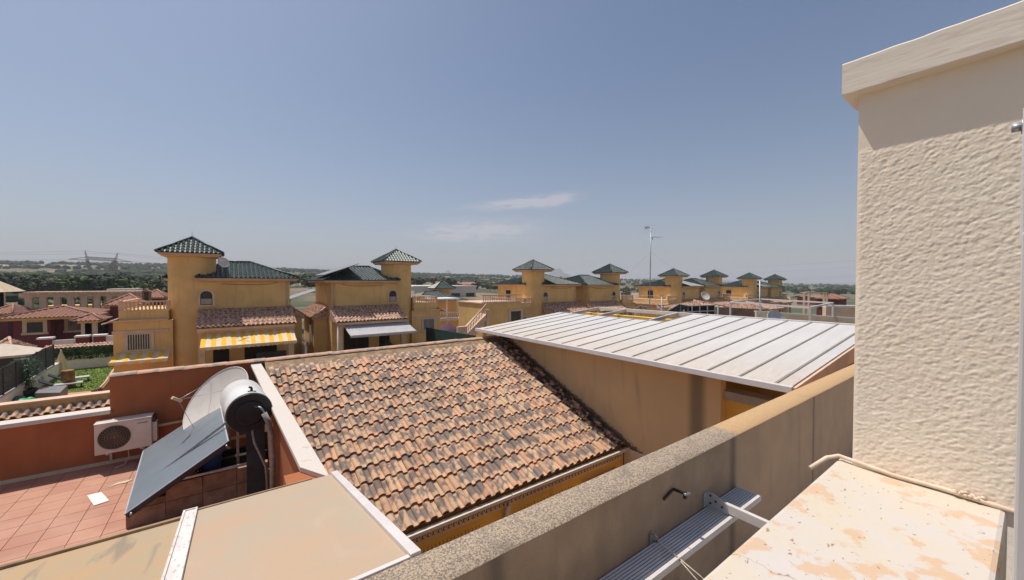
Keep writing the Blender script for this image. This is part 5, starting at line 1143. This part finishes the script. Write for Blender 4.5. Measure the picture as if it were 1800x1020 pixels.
# dark slat fence on white wall, left side of the lawn
sf_ = thing('slat_fence', 'dark anthracite slat fence standing on a white wall along the left of the lawn', 'fence', (-12, 40, 0))
F0, F1 = at(0, 697, Z=.9), at(100, 638, Z=.9); F1 = Vector((F1.x, F1.y, .9)); F0 = Vector((F0.x, F0.y, .9)); dF = (F1 - F0); lnF = dF.length; uF = dF.normalized(); nF = Vector((uF.y, -uF.x, 0))
q = B(); q.obox(F0 - uF * 6 + Vector((0, 0, -1.5)), uF * (lnF + 6), nF * .2, Vector((0, 0, 1.5))); q.build('wall', 'white', sf_); q = B(); q.obox(F0 - uF * 6 + Vector((0, 0, .001)) - nF * .03, uF * (lnF + 6), nF * .26, Vector((0, 0, .06))); q.build('coping', 'coping', sf_)
npo = int((lnF + 4) / 2.0)
for k in range(npo + 1):
    p = F0 - uF * 4 + uF * 2.0 * k; q = B(); q.obox(p + nF * .06 + Vector((0, 0, .062)), uF * .08, nF * .08, Vector((0, 0, 1.55))); q.build('post', 'darkgrey', sf_)
    if k < npo:
        for j in range(9): q = B(); q.obox(p + uF * .085 + nF * .09 + Vector((0, 0, .10 + j * .165)), uF * 1.91, nF * .02, Vector((0, 0, .15))); q.build('slat', 'darkgrey', sf_)
# closed parasol
um = thing('closed_parasol', 'closed white parasol standing on the lawn by the white wall', 'parasol', at(108, 658, Z=0)); c = at(108, 616, Y=um.location.y); zt = c.z; ux, uy = um.location.x, um.location.y
q = B(); q.tube([(ux, uy, 0), (ux, uy, zt + .05)], .03, 6); q.build('pole', 'white', um)
q = B()
pr = [(.02, zt), (.14, zt - .5), (.27, zt - 1.1), (.42, zt - 1.75), (.44, zt - 1.85), (.20, zt - 1.82)]
k0 = len(q.v); n = 16
for r, z in pr:
    for j in range(n): a = 2 * math.pi * j / n; rr_ = r * (1 + (.22 if j % 2 else -.1)); q.v.append(Vector((ux + rr_ * math.cos(a), uy + rr_ * math.sin(a), z)))
for i in range(len(pr) - 1):
    for j in range(n): q.f.append((i * n + j, i * n + (j + 1) % n, (i + 1) * n + (j + 1) % n, (i + 1) * n + j)); q.sm.append(False)
q.build('folded_canopy', 'white_cloth', um)
# loungers
def lounger(x, y, a, label):
    t = thing('sun_lounger', label, 'sun lounger', (x, y, 0)); t.rotation_euler = (0, 0, a)
    q = B(); q.box(0, 1.3, -.33, .33, .30, .38); q.build('seat', 'grey_cloth', t, off=(0, 0, 0), bevel=.02); q = B(); q.poly([(0, -.33, .30), (-.62, -.33, .72), (-.64, -.33, .80), (0, -.33, .38)], (0, .66, 0)); q.build('backrest', 'dark', t, off=(0, 0, 0))
    for (lx, ly) in ((.05, -.28), (.05, .25), (1.2, -.28), (1.2, .25)): q = B(); q.box(lx, lx + .05, ly, ly + .05, 0, .299); q.build('leg', 'dark', t, off=(0, 0, 0))
p = at(128, 666, Z=.3); lounger(p.x - .5, p.y, .15, 'dark grey sun lounger nearer to the white garden wall, behind the tree stump'); p = at(120, 675, Z=.3); lounger(p.x - .6, p.y - .2, .15, 'dark grey sun lounger nearer to the camera, left of the tree stump')
p = at(120, 681, Z=0); q = B(); n = 20; pr = [(.42, 0), (.34, .12), (.31, .6), (.32, 1.15), (.29, 1.18), (0, 1.18)]
for r, z in pr:
    for j in range(n): a = 2 * math.pi * j / n; rr_ = r * (1 + .06 * noise.noise(Vector((math.cos(a) * 2, math.sin(a) * 2, z)))) * (1 + .03 * (j % 2)); q.v.append(Vector((p.x + rr_ * math.cos(a), p.y + rr_ * math.sin(a), z)))
for i in range(len(pr) - 1):
    for j in range(n): q.f.append((i * n + j, i * n + (j + 1) % n, (i + 1) * n + (j + 1) % n, (i + 1) * n + j)); q.sm.append(False)
M['stump'] = mat('palm_trunk_bark', (.30, .17, .07), .95, .35, 5, 25, .8, .02); tag(q.build('tree_stump', 'stump'), 'thick brown tree stump standing on the lawn beside the loungers', 'stump')
# covered tub, potted bamboo, lamp, green float
ht = thing('covered_hot_tub', 'square grey padded hot tub cover with a small pink mark', 'hot tub', at(88, 690, Z=0)); z1 = .62
pts = [at(x, y, Z=z1) for x, y in ((61, 691), (71, 681), (119, 677), (106, 690))]; q = B(); q.poly([(v.x, v.y, 0) for v in pts], (0, 0, z1)); q.build('tub', 'tubgrey', ht, bevel=.03)
c = at(77, 686, Z=z1 + .006); q = B(); q.lathe((c.x, c.y, z1 + .004), [(0, .003), (.16, .003)], 3); mk_ = q.build('pink_mark', mat('pink_print', (.55, .10, .16), .7, .1, 3, 0), ht); q = B(); q.lathe((c.x + .38, c.y + .02, z1 + .004), [(0, .003), (.12, .003)], 10); q.build('blue_mark', mat('blue_print', (.12, .12, .35), .7, .1, 3, 0), ht)
pb_ = thing('potted_bamboo', 'tall leafy green potted plant by the dark fence', 'plant', at(48, 700, Z=0)); bx_, by_ = pb_.location.x, pb_.location.y
q = B(); q.lathe((bx_, by_, 0), [(0, 0), (.38, 0), (.48, .55), (.42, .56)], 14); q.build('pot', 'dark', pb_)
q = B(); r_ = random.Random(2)
for k in range(14): q.tube([(bx_ + r_.uniform(-.2, .2), by_ + r_.uniform(-.2, .2), .5), (bx_ + r_.uniform(-.5, .5), by_ + r_.uniform(-.5, .5), r_.uniform(1.6, 2.5))], .015, 4)
q.build('stems', 'plantleaf', pb_); q = B()
for k in range(900):
    z = r_.uniform(.7, 2.6); rr_ = .75 * math.sin(math.pi * min(1, (z - .4) / 2.5)) ** .7; a = r_.uniform(0, 6.28); s_ = rr_ * math.sqrt(r_.random()); p = Vector((bx_ + s_ * math.cos(a), by_ + s_ * math.sin(a), z))
    d = Vector((math.cos(a), math.sin(a), r_.uniform(-.9, .3))).normalized() * .16; u = d.cross(Vector((0, 0, 1))).normalized() * .025; q.add([p, p + d * .5 + u, p + d, p + d * .5 - u], [(0, 1, 2, 3)])
q.build('leaves', 'plantleaf', pb_)
gl = thing('garden_lamp', 'thin brown garden lamp post with a flat cap by the white wall', 'lamp', at(28, 704, Z=0)); x, y = gl.location.x, gl.location.y; q = B(); q.tube([(x, y, 0), (x, y, 1.25)], .035, 6); q.build('post', 'stone', gl); q = B(); q.lathe((x, y, 1.251), [(.05, 0), (.17, .02), (.17, .1), (.06, .17), (0, .18)], 12); q.build('lamp_head', 'stone', gl)
for (px, py, s_, lb_) in ((38, 709, .36, 'bright green inflatable beside the black pot, the larger of two'), (53, 706, .22, 'bright green inflatable right of the larger one by the black pot')):
    c = at(px, py, Z=.2); q = B(); q.lathe((c.x, c.y, 0), [(0, 0), (s_, .05), (s_ * 1.15, .2), (s_ * .8, .38), (s_ * .3, .46), (0, .46)], 12); tag(q.build('inflatable', 'green_tub'), lb_, 'inflatable')
c = at(22, 708, Z=.2); q = B(); q.lathe((c.x, c.y, 0), [(0, 0), (.5, .05), (.6, .3), (.4, .5), (0, .55)], 10); tag(q.build('dark_bag', 'dark'), 'dark sack on the patio left of the green inflatable', 'bag')
# curved low wall with coping beside the lawn
q = B(); P4 = [(160, 687), (172, 683), (182, 672), (190, 660), (197, 650)]; tops = [at(x, y, Z=.55 + i * .12) for i, (x, y) in enumerate(P4)]
cw = thing('curved_garden_wall', 'low curved garden wall with pale coping at the right edge of the lawn', 'wall', tops[0] * 1)
cw.location.z = 0
for i in range(4):
    q.poly([(tops[i].x, tops[i].y, 0), (tops[i + 1].x, tops[i + 1].y, 0), tops[i + 1], tops[i]], (.22, -.05, 0))
q.build('wall', 'stone', cw); q = B(); q.tube([t + Vector((.1, 0, .03)) for t in tops], .05, 6); q.build('coping', 'cream', cw)
# gazebo / canopies far left
gz = thing('beige_gazebo', 'beige canvas gazebo roof with dark sides left of the slat fence', 'gazebo', at(20, 660, Z=0)); e = [at(x, y, Z=2.35) for x, y in ((-60, 632), (62, 622), (76, 612), (-30, 612))]; tp_ = at(8, 604, Y=(e[0].y + e[2].y) / 2)
q = B(); q.add(e + [tp_], [(0, 1, 4), (1, 2, 4), (2, 3, 4), (3, 0, 4), (0, 1, 2, 3)]); q.build('canopy', 'canvas', gz); q = B()
for i in range(3): q.poly([e[i], e[i + 1], e[i + 1] - Vector((0, 0, .14)), e[i] - Vector((0, 0, .14))], (.01, -.01, 0))
q.build('valance', 'canvas', gz); q = B(); q.poly([e[0] - Vector((0, -.1, .15)), e[1] - Vector((.1, -.1, .15)), Vector((e[1].x - .1, e[1].y + .1, 1.5)), Vector((e[0].x, e[0].y + .1, 1.5))], (0, .05, 0)); q.build('side_curtain', 'dark', gz); q = B()
for i in (1, 2): q.tube([e[i] - Vector((.05, 0, .1)), Vector((e[i].x - .05, e[i].y, 0))], .05, 6)
q.build('leg', 'darkgrey', gz)
# tiled roof corner below the bungalow
lr = thing('low_tiled_outhouse', 'pale tiled outhouse roof at the left edge above the gazebo', 'outhouse', (at(15, 600, Y=50).x, 50, 0)); a, b_ = at(-40, 603, Y=48.5), at(40, 592, Y=50.5)
hip('roof', 'clayfar', lr, a.x, b_.x, 48.5, 53.5, 1.4, 2.5, .3); q = B(); q.box(a.x + .3, b_.x - .4, 48.9, 53, -1, 1.35); q.build('wall', 'cream', lr)
# pergola terraces behind
ZP = at(120, 513, Y=78).z; pg_ = thing('cream_pergola_terrace', 'row of cream pergola beams on square columns behind the crimson bungalow', 'pergola', (at(120, 540, Y=78).x, 78, 0)); a, b_ = at(43, 520, Y=78), at(250, 516, Y=78); nC = 9
for k in range(nC):
    x = a.x + (b_.x - a.x) * k / nC; q = B(); q.box(x, x + .6, 78, 78.6, 0, ZP - .7); q.build('column', 'cream', pg_); q = B(); q.box(x + .3, x + .8, 82, 82.5, 0, ZP - .7); q.build('column', 'cream', pg_)
for (y) in (78.0, 82.0): q = B(); q.box(a.x - .5, b_.x, y - .05, y + .5, ZP - .699, ZP - .25); q.build('beam', 'pinkcream', pg_)
for k in range(26): x = a.x + (b_.x - a.x) * k / 26; q = B(); q.box(x, x + .3, 77.6, 83, ZP - .249, ZP); q.build('rafter', 'pinkcream', pg_)
q = B(); q.box(a.x - 6, b_.x, 75.5, 75.8, 0, ZP - 3.2); q.build('parapet', 'crimson', pg_); q = B(); q.box(a.x - 6, b_.x, 75.45, 75.85, ZP - 3.199, ZP - 3.05); q.build('coping', 'white', pg_)
q = B(); q.box(a.x - 1, b_.x, 88, 92, 0, 3.6); q.build('rear_wall', 'ochre', pg_)
for k in range(7):
    x = a.x + 1 + k * 3.6; q = B(); q.box(x, x + 1.6, 87.9, 87.99, .6, 2.9); q.build('window', 'recess' if k % 3 else 'white', pg_)
def redroof(label, x0, x1, yt, yb, Y, dY, wallm='crimson', rise=1.7):
    a, b_ = at(x0, yb, Y=Y), at(x1, yb, Y=Y); t = thing('red_roofed_house', label, 'house', ((a.x + b_.x) / 2, Y, 0)); q = B(); q.box(a.x + .5, b_.x - .5, Y + .5, Y + dY - .5, -3, a.z - .15); q.build('wall', wallm, t)
    q = B(); q.box(a.x + .1, b_.x - .1, Y + .2, Y + dY - .2, a.z - .149, a.z - .02); q.build('eave_board', 'ochre', t); hip('roof', 'redclay', t, a.x, b_.x, Y, Y + dY, a.z, a.z + rise, .3); return t
redroof('crimson house with terracotta hipped roof just left of the pink balustrade', 180, 254, 515, 537, 62, 7, rise=1.1)
redroof('terracotta roofed house with a chimney behind the balustraded terrace', 244, 292, 512, 524, 72, 9, rise=1.0)
redroof('terracotta roofed house far left behind the crimson bungalow', -30, 22, 545, 553, 72, 8, rise=.9)
ch = thing('brick_chimney', 'square brown chimney with a dark opening and gabled top behind the balustraded terrace', 'chimney', (at(257, 530, Y=66).x, 66, 0)); c = at(257, 509, Y=66)
q = B(); q.box(c.x - .4, c.x - .2, 66, 66.7, 0, c.z - .3); q.box(c.x + .2, c.x + .4, 66, 66.7, 0, c.z - .3); q.box(c.x - .199, c.x + .199, 66.5, 66.7, 0, c.z - .3); q.build('stack', 'stone', ch); q = B(); q.poly([(c.x - .6, 65.8, c.z - .299), (c.x, 65.8, c.z), (c.x + .6, 65.8, c.z - .299)], (0, 1, 0)); q.build('top', 'redclay', ch)
rf = thing('flat_roofed_shed', 'long low shed with a pale metal roof before the tree belt', 'shed', (at(215, 508, Y=95).x, 95, 0)); a, b_ = at(194, 508, Y=95), at(238, 508, Y=95); q = B(); q.box(a.x, b_.x, 95, 99, 0, a.z - .3); q.build('wall', 'stone', rf); q = B(); q.box(a.x - .4, b_.x + .4, 94.6, 99.4, a.z - .299, a.z); q.build('roof', 'factory', rf)
hg = thing('open_pavilion', 'tan hipped pavilion roof on columns at the left edge', 'pavilion', (at(10, 530, Y=87).x, 87, 0)); a, b_ = at(-70, 513, Y=84), at(41, 512, Y=90); z_ = at(30, 513, Y=86).z
q = B(); q.add([(a.x, 84, z_), (b_.x, 84, z_), (b_.x, 91, z_), (a.x, 91, z_), ((a.x * 1.2 + b_.x * .8) / 2, 87.5, z_ + 2.0)], [(0, 1, 4), (1, 2, 4), (2, 3, 4), (3, 0, 4), (0, 1, 2, 3)]); q.build('roof', 'cream', hg)
for x in (a.x + 3, a.x + 5.5, b_.x - .7): q = B(); q.box(x, x + .5, 84.4, 84.9, 0, z_ - .01); q.build('column', 'cream', hg)
q = B(); q.box(a.x, b_.x, 90, 90.3, 0, 3.6); q.build('rear_wall', 'crimson', hg)
# ================================================================= PYLON and lines
PD = 300
def P(x, y, D=PD): return at(x, y, D=D)
pyl = thing('power_pylon', 'galvanised lattice power pylon with a wide crossbeam and two slanted legs', 'pylon', (P(180, 520).x, P(180, 520).y, 0))
q = B(); th_ = .34
def lat(p0, p1, w0, w1, n, t=.34):
    p0, p1 = Vector(p0), Vector(p1); d = p1 - p0; u = Vector((CR.x, CR.y, 0)); v = Vector((CF.x, CF.y, 0)).normalized(); cs = []
    for i in range(n + 1):
        s_ = i / n; c = p0 + d * s_; w_ = (w0 + (w1 - w0) * s_) / 2; cs.append([c + u * w_ * a + v * w_ * b_ for a, b_ in ((-1, -1), (1, -1), (1, 1), (-1, 1))])
    for i in range(n):
        for k in range(4):
            q.bar(cs[i][k], cs[i + 1][k], t); q.bar(cs[i][k], cs[i + 1][(k + 1) % 4], t * .6); q.bar(cs[i][(k + 1) % 4], cs[i + 1][k], t * .6)
lat(P(171, 512), P(153, 457), 2.2, 1.0, 9); lat(P(171, 512), P(200, 459), 2.2, 1.0, 9); lat(P(191, 512), P(203, 458), 2.0, 1.0, 9); lat(P(170, 512), P(158, 470), 1.6, 1.2, 6)
lat(P(153, 457), P(149.5, 441), 1.2, .25, 4, .12); lat(P(203, 458), P(206.5, 445), 1.2, .25, 4, .12); q.build('legs', 'lattice', pyl)
q = B(); ca, cb_ = P(140, 455), P(212, 459)
def beam(y0, y1, x0, x1, n):
    for i in range(n):
        xa, xb = x0 + (x1 - x0) * i / n, x0 + (x1 - x0) * (i + 1) / n; f_ = lambda x: (x - 153) / 50
        a1, a2 = P(xa, y0 + 3 * f_(xa)), P(xb, y0 + 3 * f_(xb)); b1, b2 = P(xa, y1 + 3 * f_(xa)), P(xb, y1 + 3 * f_(xb)); q.bar(a1, a2, .4); q.bar(b1, b2, .4); q.bar(a1, b2, .25); q.bar(b1, a2, .25)
beam(451.5, 456, 153, 204, 14); q.bar(P(153, 452), P(121, 456), .4); q.bar(P(153, 457), P(121, 456), .4); q.bar(P(204, 455), P(231, 460.5), .4); q.bar(P(204, 459), P(231, 460.5), .4); q.build('crossbeam', 'lattice', pyl)
def line(name, label, p0, p1, sag, r, n=24, cat='cable', group=None):
    p0, p1 = Vector(p0), Vector(p1); b = B(); b.tube([p0.lerp(p1, i / n) - Vector((0, 0, 4 * sag * (i / n) * (1 - i / n))) for i in range(n + 1)], r, 4); return tag(b.build(name, 'wire'), label, cat, group)
for k, (x, y, y2) in enumerate(((150, 441, 446), (207, 445, 446), (121, 456, 452), (178, 458, 452), (231, 460, 457))):
    line('power_line', 'thin power line running left from the lattice pylon', P(x, y), at(-420, y2 - 6, D=420), 3, .05, group='lines left of the pylon')
    line('power_line', 'thin power line running right from the lattice pylon towards the hills', P(x, y), at(520 + k * 40, 466, D=1500), 10, .06, group='lines right of the pylon')
for k, (y0, y1) in enumerate(((470, 455), (478, 468), (491, 482), (493, 485))):
    line('power_line', 'thin power line crossing the sky right of the farthest towers', at(1180 + 20 * k, y0 + 6, D=900), at(1720, y1 - 14, D=330), 3, .045, group='lines right of the row')
# ================================================================= THINGS BEHIND THE METAL ROOF
an = thing('television_antenna', 'tall thin mast with television aerials rising behind the metal roof', 'antenna', (at(1141, 560, D=18).x, at(1141, 560, D=18).y, 3.45)); A0, A1 = at(1141.5, 560, D=18), at(1144, 398, D=18); A1 = Vector((A0.x, A0.y, A1.z)) + Vector((.05, -.02, 0))
q = B(); q.tube([(A0.x, A0.y, 3.45), A0, (A0 + A1) / 2, A1], [.028, .028, .022, .014], 8); q.build('mast', 'galv', an)
u = Vector((CR.x, CR.y, 0)); v = Vector((CF.x, CF.y, 0)).normalized()
q = B(); c = A1 - Vector((0, 0, .08)); d = (-u * .8 - v * .5).normalized(); q.tube([c + d * .02, c + d * .42], .009, 5); w2 = d.cross(Vector((0, 0, 1)))
for k in range(4): p = c + d * (.05 + .1 * k); q.tube([p - w2 * .16 + Vector((0, 0, .08)), p, p - w2 * .16 - Vector((0, 0, .08))], .006, 4); q.tube([p + w2 * .16 + Vector((0, 0, .08)), p, p + w2 * .16 - Vector((0, 0, .08))], .006, 4)
q.bar(c + d * .30 - Vector((0, 0, .03)), c + d * .40 - Vector((0, 0, .03)), .05); q.build('aerial', 'galv', an)
q = B(); c = A1 - Vector((0, 0, .50)); d = (u * .95 + v * .2).normalized(); q.tube([c, c + d * .5], .008, 5); w2 = d.cross(Vector((0, 0, 1)))
for k in range(4): p = c + d * (.1 + .13 * k); q.tube([p - w2 * .22, p + w2 * .22], .005, 4)
q.tube([c + d * .05, c + d * .1 - Vector((0, 0, .12))], .02, 6); q.build('aerial', 'galv', an)
line('guy_wire', 'thin guy wire of the television antenna leading to the right', A1 - Vector((0, 0, 1.2)), at(1330, 590, D=20), 0, .002, 4, group='guy wires of the antenna'); line('guy_wire', 'thin guy wire of the television antenna leading to the left', A1 - Vector((0, 0, 1.2)), at(1000, 580, D=22), 0, .002, 4, group='guy wires of the antenna')
m2 = at(1163, 560, D=19); q = B(); q.tube([(m2.x, m2.y, 3.4), (m2.x, m2.y, at(1163, 521, D=19).z)], .022, 6); q.bar((m2.x - .08, m2.y + .08, at(1163, 519, D=19).z), (m2.x + .08, m2.y - .08, at(1163, 519, D=19).z), .04); tag(q.build('short_mast', 'galv'), 'short plain metal mast standing in front of the white dish by the solar panels', 'mast')
m3 = at(1335, 560, D=16); q = B(); q.tube([(m3.x, m3.y, 3.4), (m3.x, m3.y, at(1335, 493, D=16).z)], .022, 6); tag(q.build('slim_mast', 'galv'), 'slim metal mast rising in front of the far sunlit tower at the white pergola frame', 'mast')
dish('white_dish', 'large white dish turned to the right, beside the blue solar panels', at(1163, 548, D=20), (.5, -.5, .55), .36, .10, 'dishwhite')
dish('white_dish', 'round white dish on the clay roof before the sixth yellow house', at(1240, 520, D=34), (-.35, -.75, .5), .38, .08, 'dishwhite')
dish('grey_dish', 'grey dish half hidden behind the rear edge of the metal roof', at(1368, 566, D=17), (-.3, -.75, .45), .52, .1, 'greymetal')
c = at(1173, 549, D=19); pvpanel('tilted_solar_panels', 'blue tilted solar panel with pale frame right of the white dish', c, at(1192, 551, D=20.5) - c, at(1202, 533, D=20) - at(1180, 546, D=19.6), 1, 'pv'); c = at(1114, 546, D=22)
pvpanel('tilted_solar_panels', 'smaller blue tilted solar panel just left of the antenna mast', c, at(1126, 547, D=23.5) - c, at(1131, 538, D=22.5) - at(1118, 545, D=22), 1, 'pv')
# neighbouring terraces beyond: walls, white pergola frame, clay strips
nb = thing('neighbour_roof_terrace', 'low beige terrace walls beyond the rear edge of the metal roof', 'building', (at(1400, 580, D=20).x, at(1400, 580, D=20).y, 0))
a, b_ = at(1330, 549, D=20), at(1560, 566, D=17); q = B(); q.poly([(a.x, a.y, 0), (b_.x, b_.y, 0), b_, a], (.1, .12, 0)); q.build('wall', 'cream', nb); q = B(); q.poly([a, b_, b_ + Vector((0, 0, .07)), a + Vector((0, 0, .07))], (.14, .18, 0)); q.build('coping', 'coping', nb)
a, b_ = at(1452, 540, D=30), at(1600, 543, D=30); q = B(); q.poly([(a.x, a.y, 0), (b_.x, b_.y, 0), b_, a], (.3, .3, 0)); q.build('wall', 'cream', nb); q = B(); q.poly([a, b_, b_ + Vector((0, 0, .15)), a + Vector((0, 0, .15))], (.4, .4, 0)); q.build('coping', 'white', nb)
a, b_ = at(1200, 549, D=28), at(1345, 552, D=26); q = B(); q.poly([(a.x, a.y, 0), (b_.x, b_.y, 0), b_ + Vector((0, 0, .3)), a + Vector((0, 0, .5))], (.2, .2, 0)); q.build('wall', 'oldwall', nb)
fr = thing('white_pergola_frame', 'bare white square tube pergola frame beyond the metal roof', 'pergola', (at(1380, 580, D=19).x, at(1380, 580, D=19).y, 3.45)); Z_ = at(1284, 531, D=20).z
c1, c2, c3 = at(1284, 531, D=20), at(1424, 541, D=15.5), at(1464, 534, D=19); c2.z = c3.z = c1.z; c4 = c1 + (c3 - c2)
q = B()
for (p, r) in ((c1, c2), (c2, c3), (c3, c4), (c4, c1)): q = B(); q.bar(p, r, .07); q.build('beam', 'whitemetal', fr)
for p in (c1, c2, c3, c4): q = B(); q.bar(p - Vector((0, 0, .04)), (p.x, p.y, 3.4), .07); q.build('post', 'whitemetal', fr)
q = B(); e = at(1262, 534, D=22); q.bar(e, (e.x, e.y, 3.4), .07); q.build('post', 'whitemetal', fr)
gz2 = thing('glazed_enclosure', 'white framed glazed terrace enclosure right of the blue solar panels', 'enclosure', at(1215, 560, D=24)); a, b_ = at(1202, 538, D=23), at(1256, 541, D=24); q = B(); q.poly([(a.x, a.y, 3), (b_.x, b_.y, 3), (b_.x, b_.y, a.z), a], (.05, .05, 0)); q.build('pane', 'recess', gz2)
for k in range(5): p = a.lerp(b_, k / 4); q = B(); q.bar((p.x - .04, p.y - .04, 3.3), (p.x - .04, p.y - .04, a.z), .05); q.build('frame', 'whitemetal', gz2)
for dz in (0, -.35): q = B(); q.bar(a + Vector((-.04, -.05, dz)), Vector((b_.x - .04, b_.y - .05, a.z + dz)), .05); q.build('frame', 'whitemetal', gz2)
# clay roofs in the middle distance
for k, (x0, x1, yb, D, rise, lb_) in enumerate(((1250, 1330, 546, 36, .7, 'broad clay roof slope below the sixth tower'), (1350, 1440, 545, 36, .5, 'low clay roof behind the white pergola frame'))):
    a, b_ = at(x0, yb, D=D), at(x1, yb + 1, D=D); t = thing('low_clay_roofed_house', lb_, 'house', (a.x, a.y, 0)); xx, yy = (b_.x - a.x), 5.5
    hip('roof', 'clayfar', t, a.x, max(b_.x, a.x + 4), a.y, a.y + yy, a.z, a.z + rise, .24); q = B(); q.box(a.x + .3, max(b_.x, a.x + 4) - .3, a.y + .4, a.y + yy - .3, -2, a.z - .03); q.build('wall', 'ochre', t)
dp = thing('distant_cream_pergola', 'small far cream pergola frame before the plain near the pillar', 'pergola', at(1435, 520, D=70)); dp.location.z = 0
c = [at(1415, 515, D=66), at(1450, 515, D=66), at(1423, 514, D=72), at(1455, 516, D=72)]
for p in c: q = B(); q.box(p.x, p.x + .3, p.y, p.y + .3, -3, p.z); q.build('column', 'cream', dp)
q = B(); q.bar(c[0], c[1], .25); q.bar(c[2], c[3], .25); q.bar(c[0], c[2], .25); q.bar(c[1], c[3], .25); q.build('beam', 'pinkcream', dp)
redroof('crimson house with low terracotta roof beside the pillar on the far right', 1478, 1494, 515, 526, 26, 5, rise=1.0)
# low far sheds and village scatter on the plain
rv = random.Random(21); VM = ['factory', 'cream', 'ochre', 'crimson']
for k in range(34):
    a = rv.uniform(14, 60) if k < 24 else rv.uniform(60, 70); r = rv.uniform(170, 1100); x, y = r * math.cos(math.radians(a)), r * math.sin(math.radians(a)); z = ground(r, a); w_, d_, h_ = rv.uniform(6, 18), rv.uniform(6, 10), rv.uniform(2.5, 4.5)
    mi = rv.randrange(4); t = thing('distant_building', ('pale flat roofed', 'cream walled', 'ochre walled', 'dark red walled')[mi] + ' distant building on the plain', 'building', (x, y, z), 'distant buildings, ' + VM[mi]); q = B(); q.box(x, x + w_, y, y + d_, z - 2, z + h_); q.build('wall', VM[mi], t)
    q = B(); q.poly([(x - .4, y - .4, z + h_ + .001), (x + w_ + .4, y - .4, z + h_ + .001), (x + w_ + .4, y + d_ / 2, z + h_ + (1.3 if mi else .3)), (x - .4, y + d_ / 2, z + h_ + (1.3 if mi else .3))], (0, .1, 0)); q.poly([(x - .4, y + d_ + .4, z + h_ + .001), (x + w_ + .4, y + d_ + .4, z + h_ + .001), (x + w_ + .4, y + d_ / 2, z + h_ + (1.3 if mi else .3)), (x - .4, y + d_ / 2, z + h_ + (1.3 if mi else .3))], (0, -.1, 0)); q.build('roof', 'redclay' if mi else 'factory', t)
# ================================================================= HAZE
q = B(); q.box(-5600, 5600, -300, 5600, -44, 185); hz = q.build('haze', 'haze'); tag(hz, kind='stuff')
